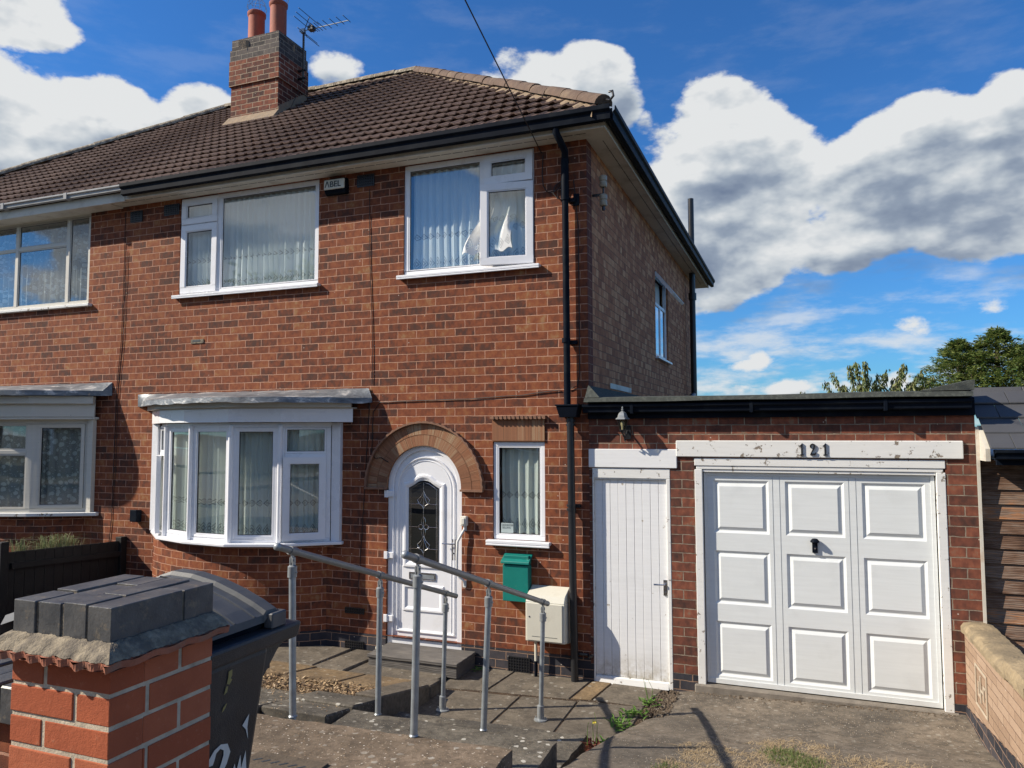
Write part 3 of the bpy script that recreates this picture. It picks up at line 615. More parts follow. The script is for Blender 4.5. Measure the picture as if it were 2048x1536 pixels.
# ---- roof
EY, EX, EZ, TAN = -.30, .28, 5.455, .72
YB = 8.4 + .30; RY = (EY+YB)/2; RZ = EZ + TAN*(RY-EY)
XM = -6.35
def roof_half(x_eave, x_ridge, parent, name, xm):
    """front slope as overlapping courses of double-roll tiles, from the middle line xm to the hip"""
    mb = MB(); n = 19; sl_ = (RY-EY); sgn = 1 if x_eave > xm else -1
    step = .024
    for j in range(n):
        t0, t1 = j/n, (j+1)/n
        xa = lerp(x_eave, x_ridge, t0); xb = lerp(x_eave, x_ridge, t1)
        xs_ = []; x = xm
        while (xa-x)*sgn > step: xs_.append(x); x += sgn*step
        xs_.append(xa)
        prev = None
        jit = {}
        for i, x in enumerate(xs_):
            tl = int(math.floor(x/.29 + 0.5*(j % 2))); k = jit.setdefault(tl, RD.uniform(-.0015, .0015))
            ph = ((x + .0725*(j % 2)) % .145)/.145; h = .019*math.sin(ph/.42*PI) if ph < .42 else 0.0
            xt = x if (x-xb)*sgn < 0 else xb
            yk0 = EY + sl_*t0; yk1 = EY + sl_*t1 + .03
            z0 = EZ + TAN*(yk0-EY); z1 = EZ + TAN*(yk1-EY)
            p0 = Vector((x, yk0-.030, z0 + .040 + h + k)); pf = p0 + Vector((0, .004, -.015)); pb = Vector((x, yk0+.045, z0 + TAN*.045 + .008)); p1 = Vector((xt, yk1, z1 + .006 + h + k))
            if prev: mb.poly([prev[0], p0, p1, prev[3]]); mb.poly([prev[1], pf, p0, prev[0]]); mb.poly([prev[2], pb, pf, prev[1]])
            prev = (p0, pf, pb, p1)
    return mb.build(name, 'roof_tile', parent, recalc=False)
roof_half(EX, EX-(RY-EY)+.0, house, 'roof', XM)
RX = EX-(RY-EY)
mb = MB(); mb.poly([(EX, EY, EZ+.02), (EX, YB, EZ+.02), (RX, RY, RZ)]); mb.poly([(EX, YB, EZ), (XM, YB, EZ), (XM, RY, RZ), (RX, RY, RZ)]); mb.build('roof_slope', 'roof_tile', house, recalc=False)
def half_round(mb, a, b, r, lift=.0, n=8, m=0):
    a, b = Vector(a), Vector(b); d = (b-a).normalized(); s_ = d.cross(Vector((0, 0, 1))).normalized(); u = s_.cross(d)
    A = [a + (s_*math.cos(PI*k/n) + u*math.sin(PI*k/n))*r[0] for k in range(n+1)]; B = [b + (s_*math.cos(PI*k/n) + u*math.sin(PI*k/n))*r[1] for k in range(n+1)]
    for k in range(n): mb.poly([A[k], A[k+1], B[k+1], B[k]], m)
    mb.poly(A, m); mb.poly(B[::-1], m)
def run_tiles(mb, a, b, L0=.43, r=.100, m=0):
    a, b = Vector(a), Vector(b); n = max(1, round((b-a).length/L0))
    for i in range(n):
        p, q = a.lerp(b, i/n), a.lerp(b, (i+1.06)/n); j = Vector((RD.uniform(-.006, .006), 0, RD.uniform(-.008, .008)))
        half_round(mb, p+j, q+j, (r*1.02, r*.965), m=m)
def bedding(mb, a, b, r, n, m=0, amp=.03):
    a, b = Vector(a), Vector(b); pr = None
    d = (b-a).normalized(); s_ = d.cross(Vector((0, 0, 1))).normalized()
    for i in range(n+1):
        p = a.lerp(b, i/n) + Vector((0, 0, -.012)); o1 = s_*(r+RD.uniform(-amp, amp)); dz = Vector((0, 0, -(r*.55)))
        c = [p-o1*.2+Vector((0, 0, .06)), p+o1+dz*.5, p+o1*1.02+dz*1.5, p-o1+dz*.5, p-o1*1.02+dz*1.5]
        if pr:
            mb.poly([pr[0], c[0], c[1], pr[1]], m); mb.poly([pr[1], c[1], c[2], pr[2]], m); mb.poly([pr[0], c[0], c[3], pr[3]], m); mb.poly([pr[3], c[3], c[4], pr[4]], m)
        pr = c
mb = MB(); run_tiles(mb, (EX-.02, EY+.02, EZ+.06), (RX, RY, RZ+.03)); run_tiles(mb, (EX-.02, YB-.02, EZ+.06), (RX, RY, RZ+.03)); mb.build('hip_tiles', 'hip_tile', house, smooth=True)
mb = MB(); run_tiles(mb, (RX, RY, RZ+.03), (XM, RY, RZ+.03)); mb.build('ridge_tiles', 'ridge_lichen', house, smooth=True)
mb = MB(); bedding(mb, (EX-.02, EY+.02, EZ+.03), (RX, RY, RZ+.0), .125, 110, amp=.025); bedding(mb, (RX, RY, RZ), (XM, RY, RZ), .14, 40); mb.build('mortar_bedding', 'mortar', house, recalc=False)
mb = MB(); mb.tube([(EX+.02, EY-.02, EZ+.09), (EX+.06, EY-.06, EZ+.06), (EX+.10, EY-.08, EZ+.09), (EX+.09, EY-.08, EZ+.14), (EX+.05, EY-.05, EZ+.15)], .012, 8); mb.build('hip_iron', 'black_iron', house)

# ---- soffit, fascia, gutters
SX, SY = .24, -.235
mb = MB(); mb.box(XM, SX, SY, .02, 5.315, 5.335); mb.box(0.0, SX, .021, 8.42, 5.315, 5.335); mb.box(XM, SX, 8.421, 8.64, 5.315, 5.335)
mb.build('soffit', 'soffit_paint', house)
mb = MB()
for i in range(46):
    x = XM+.15+i*.136
    if x < .1: mb.box(x, x+.118, -.150, -.143, 5.3115, 5.3135)
mb.build('soffit_vent', 'upvc_gasket', house); mb = MB()
for i in range(60): mb.box(.150, .157, .1+i*.136, .218+i*.136, 5.3115, 5.3135)
mb.build('soffit_vent', 'upvc_gasket', house)
mb = MB(); mb.box(XM, SX+.02, SY-.022, SY, 5.305, 5.40); mb.box(SX, SX+.022, SY+.001, 8.64, 5.305, 5.40); mb.build('fascia', 'soffit_paint', house, bevel=.004)
def gutter(mb, a, b, out_, h=.115, w=.11, m=0):
    """square-line gutter; a->b along its back top edge, out_ = outward dir"""
    a, b, o = Vector(a), Vector(b), Vector(out_); z = Vector((0, 0, 1))
    prof = [(0, 0), (.008, -h*.8), (w*.45, -h), (w*.78, -h*.92), (w*.80, -h*.45), (w, -h*.30), (w, 0), (w-.01, .0), (w-.012, -h*.25), (w*.72, -h*.42), (w*.7, -h*.85), (.02, -h*.75), (.014, 0)]
    A = [a + o*p + z*q for p, q in prof]; B = [b + o*p + z*q for p, q in prof]
    for k in range(len(prof)): mb.poly([A[k], A[(k+1) % len(prof)], B[(k+1) % len(prof)], B[k]], m)
    mb.poly(A, m); mb.poly(B[::-1], m)
mb = MB()
gutter(mb, (XM+.35, SY-.022, 5.475), (SX+.10, SY-.022, 5.478), (0, -1, 0), .150, .125); gutter(mb, (SX+.022, SY-.09, 5.475), (SX+.022, 8.7, 5.475), (1, 0, 0), .148, .125)
mb.box(XM+.36, SX+.018, SY-.034, SY-.0225, 5.402, 5.47); mb.box(SX+.023, SX+.034, SY, 8.69, 5.402, 5.47)
mb.build('gutter', 'black_plastic', house, bevel=.003)

# ---- downpipe with hopper
mb = MB(); PX, PY = -.205, -.075
mb.tube([(PX-.02, SY-.075, 5.40), (PX-.02, SY-.075, 5.30), (PX+.0, SY-.05, 5.25), (PX+.015, -.12, 5.17), (PX, PY, 5.12), (PX, PY, 5.05)], .036, 12)
mb.tube([(PX, PY, 5.10), (PX, PY, 4.72)], .040, 14); mb.tube([(PX, PY, 5.0), (PX+.008, PY, 2.50)], .034, 14)
for z in (4.72, 3.26): mb.tube([(PX, PY, z), (PX, PY, z-.045)], .043, 14); mb.box(PX+.02, PX+.10, PY+.02, -.001, z-.06, z-.02)
mb.box(PX+.07, PX+.13, -.022, -.001, 4.63, 4.75)
mb.build('downpipe', 'black_plastic', house, smooth=True)
mb = MB(); HX = -.175
mb.hexa([(HX-.085, -.15, 2.462), (HX+.085, -.15, 2.462), (HX+.085, -.003, 2.462), (HX-.085, -.003, 2.462)], [(HX-.115, -.17, 2.572), (HX+.115, -.17, 2.572), (HX+.115, -.003, 2.572), (HX-.115, -.003, 2.572)])
mb.box(HX-.122, HX+.122, -.178, -.002, 2.573, 2.590); mb.build('hopper', 'black_plastic', house, bevel=.004)
mb = MB(); LX = -.155
mb.tube([(LX-.01, PY-.01, 2.47), (LX, PY-.005, 1.0), (LX+.012, PY, -.02), (LX+.012, PY, -.115)], .037, 14)
for z in (2.44, 1.60, 1.56, 2.40): mb.tube([(LX-.01, PY, z), (LX-.01, PY, z-.022)], .047, 14)
mb.box(LX-.06, LX+.07, -.04, -.002, 1.565, 1.60); mb.tube([(LX+.02, -.03, .14), (-.02, -.03, .14), (.0, -.06, .13), (.02, -.03, .13)], .016, 8)
mb.build('downpipe', 'black_iron', house, smooth=True)

# ---- windows
def curtain(name, x0, x1, z0, z1, y, label, mat='lace', amp=.022, per=.085, plane=None, rot=None, seed=1, width_uv=None):
    r = random.Random(seed); mb = MB(); n = max(20, int((x1-x0)/.011)); m = 14
    ph = [r.uniform(0, 6.28) for _ in range(6)]
    def P(u, v):
        x = lerp(x0, x1, u); z = lerp(z0, z1, v); k = 1.0-.25*v
        d = amp*k*(math.sin(2*PI*x/per + .9*math.sin(x*5+ph[0]) + .25*math.sin(v*2+ph[1])) + .45*math.sin(2*PI*x/(per*.47)+ph[2]+.6*v))
        x += .010*math.sin(v*3+x*6+ph[3])*(1-v)
        return (x, y+d, z + .010*math.sin(2*PI*x/per)*(v < .01))
    for i in range(n):
        for j in range(m):
            a, b, c, d = (i/n, j/m), ((i+1)/n, j/m), ((i+1)/n, (j+1)/m), (i/n, (j+1)/m)
            pts = [P(*q) for q in (a, b, c, d)]
            if rot: pts = [rot(p) for p in pts]
            mb.poly(pts, 0, [(lerp(x0, x1, q[0])*1.0, (z1-z0)*q[1]) for q in (a, b, c, d)])
    o = mb.build(name, mat, None, smooth=True, recalc=False, merge=True); return tag(o, label, 'net curtain', 'net curtains behind the house windows')
def bar(mb, x0, x1, z0, z1, y0, y1, m=0, rot=None):
    if rot is None: mb.box(x0, x1, y0, y1, z0, z1, m); return
    P = [(x0, y0), (x1, y0), (x1, y1), (x0, y1)]; mb.hexa([rot((a, b, z0)) for a, b in P], [rot((a, b, z1)) for a, b in P], m)
def sash(parent, x0, x1, z0, z1, y, w=.062, d=.05, gmat='glass_upper', rot=None, frame_mat='upvc', name='casement', inset=.018, bev=.003):
    """moulded casement ring + gasket, with its pane as a sub-part"""
    mb = MB()
    def fr(a, b, c, e, ww, ya, yb, m):
        bar(mb, a, b, e-ww, e, ya, yb, m, rot); bar(mb, a, b, c, c+ww, ya, yb, m, rot); bar(mb, a, a+ww, c+ww, e-ww, ya, yb, m, rot); bar(mb, b-ww, b, c+ww, e-ww, ya, yb, m, rot)
    fr(x0, x1, z0, z1, w, y, y+d, 0)
    s = w*.99; fr(x0+s, x1-s, z0+s, z1-s, .013, y+.008, y+d-.004, 0)
    s2 = s+.012; fr(x0+s2, x1-s2, z0+s2, z1-s2, .005, y+inset-.003, y+d-.008, 1)
    o = mb.build(name, [frame_mat, 'upvc_gasket'], parent, bevel=bev)
    g = MB(); s3 = s2+.002; bar(g, x0+s3, x1-s3, z0+s3, z1-s3, y+inset+.004, y+inset+.010, 0, rot); g.build('pane', gmat, o)
    return o
def fixed(parent, x0, x1, z0, z1, y, gmat='glass_upper', w=.012, rot=None, fm='upvc'):
    mb = MB()
    bar(mb, x0, x1, z1-w, z1, y, y+.03, 0, rot); bar(mb, x0, x1, z0, z0+w, y, y+.03, 0, rot); bar(mb, x0, x0+w, z0+w, z1-w, y, y+.03, 0, rot); bar(mb, x1-w, x1, z0+w, z1-w, y, y+.03, 0, rot)
    v = w; e = .005
    bar(mb, x0+v, x1-v, z1-v-e, z1-v, y+.008, y+.02, 1, rot); bar(mb, x0+v, x1-v, z0+v, z0+v+e, y+.008, y+.02, 1, rot); bar(mb, x0+v, x0+v+e, z0+v, z1-v, y+.008, y+.02, 1, rot); bar(mb, x1-v-e, x1-v, z0+v, z1-v, y+.008, y+.02, 1, rot)
    o = mb.build('glazing_bead', [fm, 'upvc_gasket'], parent, bevel=.002); g = MB(); bar(g, x0+w, x1-w, z0+w, z1-w, y+.012, y+.018, 0, rot); g.build('pane', gmat, o); return o

YF = .015
# upper left
mb = MB(); mb.frame(-5.355, -3.255, 4.058, 5.308, YF, YF+.06, .048); mb.box(-4.775, -4.705, YF-.001, YF+.06, 4.107, 5.259); mb.box(-5.306, -4.776, YF-.001, YF+.06, 4.925, 4.985)
w1 = mb.build('window_frame', 'upvc', house, bevel=.004)
sash(house, -5.335, -4.765, 4.965, 5.292, YF-.022, .075); sash(house, -5.335, -4.765, 4.080, 4.950, YF-.022, .075)
fixed(house, -4.704, -3.304, 4.108, 5.258, YF+.004)
mb = MB(); mb.box(-5.42, -3.215, -.062, YF-.001, 4.028, 4.056); mb.box(-5.42, -3.215, -.062, -.05, 4.010, 4.0275); mb.build('window_sill', 'upvc', house, bevel=.005)
curtain('net_curtain', -5.30, -3.28, 4.10, 5.24, .10, 'pleated pale net curtain behind the upper left window, left of the alarm box', seed=4)
# upper right
mb = MB(); mb.frame(-2.110, -.570, 4.058, 5.308, YF, YF+.06, .050); mb.box(-1.185, -1.115, YF-.001, YF+.06, 4.109, 5.257); mb.box(-1.114, -.621, YF-.001, YF+.06, 4.925, 4.985)
mb.build('window_frame', 'upvc', house, bevel=.004)
fixed(house, -2.059, -1.186, 4.110, 5.256, YF+.004)
def swing(hx, hz, ang, axis):
    c, s = math.cos(ang), math.sin(ang)
    if axis == 'x': return lambda p: (p[0], -(p[2]-hz)*0 + (p[1]*c - (hz-p[2])*s), hz - (hz-p[2])*c - p[1]*s)
    return lambda p: (hx + (p[0]-hx)*c + p[1]*s, -(abs(0)) + p[1]*c - (hx-p[0])*s*1.0, p[2])
topo = swing(0, 5.290, math.radians(3.0), 'x')
sash(house, -1.135, -.580, 4.965, 5.290, YF-.022, .075, rot=lambda p: topo(p))
side = swing(-.575, 0, math.radians(7.0), 'z')
sash(house, -1.150, -.575, 4.080, 4.955, YF-.026, .075, rot=lambda p: side(p), gmat='glass')
mb = MB(); mb.box(-2.175, -.495, -.062, YF-.001, 4.028, 4.056); mb.box(-2.175, -.495, -.062, -.05, 4.010, 4.0275); mb.build('window_sill', 'upvc', house, bevel=.005)
curtain('net_curtain', -2.06, -1.20, 4.10, 5.24, .10, 'bluish pleated net curtain in the wide pane of the upper right window', seed=9, per=.10)
curtain('net_curtain', -1.13, -.61, 4.12, 5.24, .10, 'net curtain behind the open casement of the upper right window', seed=10, per=.12)
# curtain blown out through the open casement
mb = MB(); nn, mm = 26, 26
def blow(u, v):
    x = lerp(-1.10, -.80, u) - .22*(1-u)*max(0, 1-v)**1.3*1.1 - .02*math.sin(v*7); y = .10 - (.20+.05*math.sin(u*15+v*4))*max(0, 1-v*1.05)**.8 - .02*math.cos(u*23)
    y = min(y, .10); z = lerp(4.20, 4.86, v) + .05*u*(1-v) + .018*math.sin(u*22)*(1-v)
    if x > -1.13: y = max(y, -.035 + .0)
    else: y = max(y, -.13)
    return (x, y, z)
for i in range(nn):
    for j in range(mm):
        q = [(i/nn, j/mm), ((i+1)/nn, j/mm), ((i+1)/nn, (j+1)/mm), (i/nn, (j+1)/mm)]
        mb.poly([blow(*k) for k in q], 0, [(k[0]*.5, k[1]*.7) for k in q])
tag(mb.build('net_curtain', 'lace_white', None, smooth=True, recalc=False, merge=True), 'bright white curtain corner blown out past the edge of the open upstairs casement', 'net curtain')
# narrow window
mb = MB(); mb.frame(-1.033, -.467, 1.209, 2.213, YF, YF+.06, .045); mb.build('window_frame', 'upvc', house, bevel=.004)
fixed(house, -.987, -.513, 1.255, 2.167, YF+.004, gmat='glass')
mb = MB(); mb.box(-1.095, -.400, -.065, YF-.001, 1.172, 1.206); mb.box(-1.095, -.400, -.065, -.052, 1.150, 1.1715); mb.build('window_sill', 'upvc', house, bevel=.006)
curtain('net_curtain', -.975, -.525, 1.26, 2.16, .115, 'patterned net curtain in the narrow window beside the arched door', seed=12, per=.11, amp=.018)
def text_mesh(body, size, loc, mat, name, parent=None, ext=.001, rot=(PI/2, 0, 0), align='LEFT', spacing=1.0):
    cu = bpy.data.curves.new('t', 'FONT'); cu.body = body; cu.size = size; cu.extrude = ext; cu.align_x = align; cu.space_line = spacing
    t = bpy.data.objects.new('t', cu); COL.objects.link(t)
    me = bpy.data.meshes.new_from_object(t); bpy.data.objects.remove(t)
    me.transform(Matrix.Translation(loc) @ Matrix.Rotation(rot[2], 4, 'Z') @ Matrix.Rotation(rot[0], 4, 'X'))
    me.materials.clear(); me.materials.append(MATS[mat]); o = bpy.data.objects.new(name, me); COL.objects.link(o)
    if parent is not None: o.parent = parent
    return o
plain('sticker_grey', (0.42, 0.50, 0.50), 0.5); plain('ink', (0.03, 0.04, 0.05), 0.6)
mb = MB(); mb.box(-.957, -.822, YF+.0125, YF+.0145, 1.275, 1.375); st = mb.build('sticker', 'sticker_grey', None)
tag(st, 'small grey notice sticker in the bottom left corner of the narrow window', 'sticker')
text_mesh('DOORSTEP\n SELLING', .026, (-.951, YF+.012, 1.345), 'ink', 'lettering', st, .0005)
# side window on the flank wall
mb = MB()
for a, b, c, d in ((3.84, 4.98, 4.69, 4.74), (3.84, 4.98, 3.44, 3.50), (3.84, 3.89, 3.50, 4.69), (4.93, 4.98, 3.50, 4.69), (3.89, 4.93, 4.24, 4.29), (4.40, 4.45, 3.50, 4.24)): mb.box(-.08, -.03, a, b, c, d)
mb.build('window_frame', 'upvc', house, bevel=.003)
mb = MB(); mb.box(-.05, -.044, 3.89, 4.93, 3.50, 4.24); mb.build('pane', 'glass_upper', house)
mb = MB(); mb.box(-.01, .055, 3.80, 5.02, 3.405, 3.438); mb.build('window_sill', 'upvc', house, bevel=.004)
curtain('net_curtain', 3.90, 4.92, 3.50, 4.70, 0.0, 'net curtain behind the small window high on the side wall', seed=30, per=.10, rot=lambda p: (-.14-p[1], p[0], p[2]))
ang = math.radians(38); tv = lambda y, d, t: (-.03 + d*math.sin(ang) + t*math.cos(ang), y, 4.70 - d*math.cos(ang) + t*math.sin(ang))
def tvbox(mb, y0, y1, d0, d1, t0=0, t1=.045, m=0):
    P = [(y0, d0), (y1, d0), (y1, d1), (y0, d1)]; mb.hexa([tv(a, b, t0) for a, b in P], [tv(a, b, t1) for a, b in P], m)
mb = MB(); tvbox(mb, 3.88, 4.94, 0, .055); tvbox(mb, 3.88, 4.94, .37, .43); tvbox(mb, 3.88, 3.94, .055, .37); tvbox(mb, 4.88, 4.94, .055, .37)
tl_ = mb.build('fanlight', 'upvc', house, bevel=.003); mb = MB(); tvbox(mb, 3.94, 4.88, .055, .37, .02, .026); mb.build('pane', 'glass', tl_)
mb = MB(); mb.tube([(.13, 7.05, 5.31), (.13, 7.05, 3.0)], .055, 14); mb.tube([(.13, 7.05, 4.93), (.13, 7.05, 4.80)], .075, 14); mb.tube([(.13, 7.05, 3.0), (.13, 7.05, 2.4)], .055, 14)
mb.tube([(.13, 6.95, 3.0), (.13, 6.6, 2.95), (.13, 6.4, 2.80), (.13, 6.3, 2.6)], .05, 12); mb.build('soil_pipe', 'black_iron', house, smooth=True)
mb = MB(); mb.tube([(.13, 7.05, 5.5), (.13, 7.05, 6.75)], .055, 14); mb.build('vent_pipe', 'black_iron', house, smooth=True)

# ---- bow window (its own brick base, frames, boarding and lead roof are parts of the house)
BP = [(-5.60, .0), (-5.13, -.345), (-4.60, -.505), (-3.99, -.545), (-3.46, -.365), (-3.00, -.06)]
def offs(P, d):
    out_ = []
    for i in range(len(P)):
        a = Vector(P[max(i-1, 0)]); b = Vector(P[i]); c = Vector(P[min(i+1, len(P)-1)])
        n = Vector((0, 0))
        for p, q in ((a, b), (b, c)):
            t = (q-p)
            if t.length > 1e-6: t.normalize(); n += Vector((t.y, -t.x))
        n.normalize(); out_.append((b.x + n.x*d, b.y + n.y*d))
    return out_
def strip(mb, P, z0, z1, d0, d1, m=0):   # closed curved slab between offsets d0 (inner) and d1 (outer)
    A, B = offs(P, d0), offs(P, d1); u = 0
    for i in range(len(P)-1):
        a, b, c, d = A[i], A[i+1], B[i+1], B[i]; L_ = math.dist(c, d)
        mb.poly([(d[0], d[1], z0), (c[0], c[1], z0), (c[0], c[1], z1), (d[0], d[1], z1)], m, [(u, z0), (u+L_, z0), (u+L_, z1), (u, z1)])
        mb.poly([(b[0], b[1], z0), (a[0], a[1], z0), (a[0], a[1], z1), (b[0], b[1], z1)], m)
        mb.poly([(a[0], a[1], z1), (d[0], d[1], z1), (c[0], c[1], z1), (b[0], b[1], z1)], m); mb.poly([(a[0], a[1], z0), (b[0], b[1], z0), (c[0], c[1], z0), (d[0], d[1], z0)], m); u += L_
    for k in (0, -1): mb.poly([(A[k][0], A[k][1], z0), (B[k][0], B[k][1], z0), (B[k][0], B[k][1], z1), (A[k][0], A[k][1], z1)], m)
def smoothP(P, n=5):
    out_ = []
    for i in range(len(P)-1):
        p0, p1, p2, p3 = [Vector(P[max(0, min(len(P)-1, k))]) for k in (i-1, i, i+1, i+2)]
        for j in range(n):
            t = j/n; out_.append(tuple(0.5*((2*p1)+(p2-p0)*t+(2*p0-5*p1+4*p2-p3)*t*t+(-p0+3*p1-3*p2+p3)*t**3)))
    return out_ + [tuple(P[-1])]
BASE = smoothP([(-5.575, -.0), (-5.50, -.16), (-5.20, -.315), (-4.70, -.445), (-4.20, -.475), (-3.75, -.40), (-3.32, -.19), (-3.08, .0)], 4)
mb = MB(); strip(mb, BASE, .102, 1.062, -.10, 0, 0); mb.build('bay_wall', 'brick_front', house)
mb = MB(); strip(mb, BASE, -.45, .100, -.10, .004, 0); mb.build('bay_plinth', 'brick_blue', house)
SILL = [(-5.72, -.0)] + offs(BP, .10)[1:-1] + [(-2.86, -.035)]
mb = MB()
S2 = SILL; fl = [(x, y) for x, y in S2] + [(-2.86, .02), (-5.72, .02)]
mb.plate([fl], XY, 1.063, 1.098); mb.build('bay_sill', 'upvc', house, bevel=.006)
mb = MB(); mb.plate([[(-5.58, .0)]+BP[1:]+[(-3.0, .0)]], XY, 2.40, 2.43)
mb.build('bay_head', 'upvc', house)
def facet(i):
    a, b = Vector(BP[i]), Vector(BP[i+1]); d = (b-a); L_ = d.length; d.normalize(); n = Vector((d.y, -d.x))
    return L_, (lambda p: (a.x + d.x*p[0] - n.x*p[1], a.y + d.y*p[0] - n.y*p[1], p[2]))
mbf = MB()
for i in range(5):
    L_, T = facet(i); wl = .05
    for a, b, c, d in ((0, L_, 2.375, 2.405), (0, L_, 1.099, 1.135), (0, wl, 1.136, 2.374), (L_-wl, L_, 1.136, 2.374)): bar(mbf, a, b, c, d, 0, .06, 0, T)
    if i in (0, 4): bar(mbf, wl+.001, L_-wl-.001, 2.035, 2.085, .002, .06, 0, T)
# mullion covers
for i in range(1, 5): x, y = offs(BP, .006)[i]; mbf.tube([(x, y, 1.10), (x, y, 2.40)], .028, 8)
mbf.build('bay_frame', 'upvc', house, bevel=.003)
for i in (1, 2, 3):
    L_, T = facet(i)
    sash(house, .045, L_-.045, 1.137, 2.373, .004, .030, .045, 'glass', T, name='glazing')
L_, T = facet(4); fixed(house, .052, L_-.052, 2.087, 2.372, .006, 'glass', .02, T)
a4 = math.radians(5)
def T4(p): # casement ajar, hinged at its right stile
    hx = L_-.05; c, s = math.cos(a4), math.sin(a4); return T((hx - (hx-p[0])*c, p[1]*1.0 - (hx-p[0])*s, p[2]))
sash(house, .035, L_-.05, 1.125, 2.045, -.024, .066, .05, 'glass', T4)
L0, T0 = facet(0); fixed(house, .052, L0-.052, 2.087, 2.372, .006, 'glass', .02, T0)
a0 = math.radians(9)
def T0o(p): # left casement standing wide open
    hx = .03; c, s = math.cos(a0), math.sin(a0); return T0((hx + (p[0]-hx)*c, p[1] - (p[0]-hx)*s, p[2]))
sash(house, .03, L0-.04, 1.125, 2.045, -.024, .066, .05, 'glass', T0o)
for q in ((-2.999, -2.885, -.050), (-5.70, -5.602, -.035)): mb = MB(); mb.box(*q, .03, 1.099, 2.43); mb.build('bay_post', 'upvc', house, bevel=.003)
# boarding under the lead
FB = [(-5.70, -.03)] + offs(BP, .055)[1:-1] + [(-2.70, -.10)]
FBs = [(-5.72, -.02), (-5.18, -.42), (-4.62, -.60), (-3.96, -.64), (-3.38, -.46), (-2.70, -.085)]
mb = MB()
for i in range(5):
    mb2 = MB(); strip(mb2, FBs[i:i+2], 2.434+.001*(i % 2), 2.585, -.018, .0015*(i % 2)); mb.v, mb.f, mb.uv, mb.m = mb2.v, mb2.f, mb2.uv, mb2.m
    o = mb2.build('bay_fascia', 'upvc', house, bevel=.002)
mb = MB(); mb.plate([FBs+[(-2.70, .0), (-5.72, .0)]], XY, 2.586, 2.60); strip(mb, [(x*1.0, y-.03) for x, y in FBs], 2.6005, 2.655, -.05, .035); mb.build('bay_cornice', 'paint_neigh', house)
# lead roof
LR = smoothP([(-5.90, -.02), (-5.30, -.52), (-4.66, -.76), (-3.96, -.80), (-3.30, -.62), (-2.47, -.06)], 6)
mb = MB(); n = len(LR)-1; RL = random.Random(5); lip = []
for i in range(n+1):
    t = i/n; wx = lerp(-5.98, -2.545, t); lip.append((RL.uniform(-.006, .006), RL.uniform(-.010, .006), wx))
rows = []
for k in range(6):
    rw = []
    for i in range(n+1):
        t = k/5; x, y = LR[i]; wx = lip[i][2]; px = lerp(wx, x, t); py = lerp(-.012, y, t); pz = lerp(2.815, 2.705, t) + RL.uniform(-.004, .004)
        rw.append(Vector((px, py, pz)))
    rows.append(rw)
rows.append([Vector((LR[i][0]+lip[i][0], LR[i][1]-.006+lip[i][0], 2.648+lip[i][1])) for i in range(n+1)])
rows.append([Vector((LR[i][0], LR[i][1]+.02, 2.655)) for i in range(n+1)]); rows.append([Vector((lip[i][2], -.01, 2.657)) for i in range(n+1)])
for k in range(len(rows)-1):
    for i in range(n): mb.poly([rows[k][i], rows[k][i+1], rows[k+1][i+1], rows[k+1][i]])
for i in (0, n): mb.poly([rows[k][i] for k in range(len(rows))])
mb.build('bay_roof', 'lead', house, smooth=True)
# bay curtain follows the bow
mb = MB(); CB = offs(BP, -.13); n = 0; CP = []
for i in range(5):
    a, b = Vector(CB[i]), Vector(CB[i+1]); kk = int((b-a).length/.012)
    for j in range(kk): CP.append(a.lerp(b, j/kk))
CP.append(Vector(CB[-1])); m = 12; U = [0]
for a, b in zip(CP, CP[1:]): U.append(U[-1]+(b-a).length)
def bc(i, v):
    a, b = CP[max(0, i-1)], CP[min(len(CP)-1, i+1)]; d = (b-a).normalized(); nn = Vector((d.y, -d.x)); u = U[i]
    w = .020*(math.sin(u*2*PI/.075 + math.sin(u*7)) + .4*math.sin(u*2*PI/.033+v)); p = CP[i] + nn*w; return (p.x, p.y, lerp(1.12, 2.385, v))
for i in range(len(CP)-1):
    for j in range(m): mb.poly([bc(i, j/m), bc(i+1, j/m), bc(i+1, (j+1)/m), bc(i, (j+1)/m)], 0, [(U[i], j/m*1.26), (U[i+1], j/m*1.26), (U[i+1], (j+1)/m*1.26), (U[i], (j+1)/m*1.26)])
tag(mb.build('net_curtain', 'lace', None, smooth=True, recalc=False, merge=True), 'long patterned net curtain following the curve of the ground floor bow window', 'net curtain', 'net curtains behind the house windows')

# ---- arch over the door
def ringseg(mb, r0, r1, y0, y1, a0=0, a1=180, n=40, cx=-1.85, cz=1.72, wob=0, vo=0):
    for i in range(n):
        A, B = math.radians(lerp(a0, a1, i/n)), math.radians(lerp(a0, a1, (i+1)/n)); w0 = wob*math.sin(i*1.9)*.5; w1 = wob*math.sin((i+1)*1.9)*.5
        P = lambda r, t, y: (cx+r*math.cos(t), y, cz+r*math.sin(t)); rm = .58
        uv = [(A*rm, vo), (A*rm, vo+r1-r0), (B*rm, vo+r1-r0), (B*rm, vo)]
        mb.poly([P(r0, A, y0), P(r1+w0, A, y0), P(r1+w1, B, y0), P(r0, B, y0)], 0, uv)
        mb.poly([P(r1+w0, A, y0), P(r1+w0, A, y1), P(r1+w1, B, y1), P(r1+w1, B, y0)]); mb.poly([P(r0, A, y1), P(r0, A, y0), P(r0, B, y0), P(r0, B, y1)])
    for t, w in ((math.radians(a0), 0), (math.radians(a1), 0)): mb.poly([P(r0, t, y0), P(r1, t, y0), P(r1, t, y1), P(r0, t, y1)])
mb = MB(); ringseg(mb, .452, .573, -.014, .02, -3, 183, 44); ringseg(mb, .5745, .695, -.014, .02, -3, 183, 44, vo=.124); ringseg(mb, .572, .576, -.0165, -.002, -3, 183, 44)
mb.build('arch', 'arch_tiles', house)
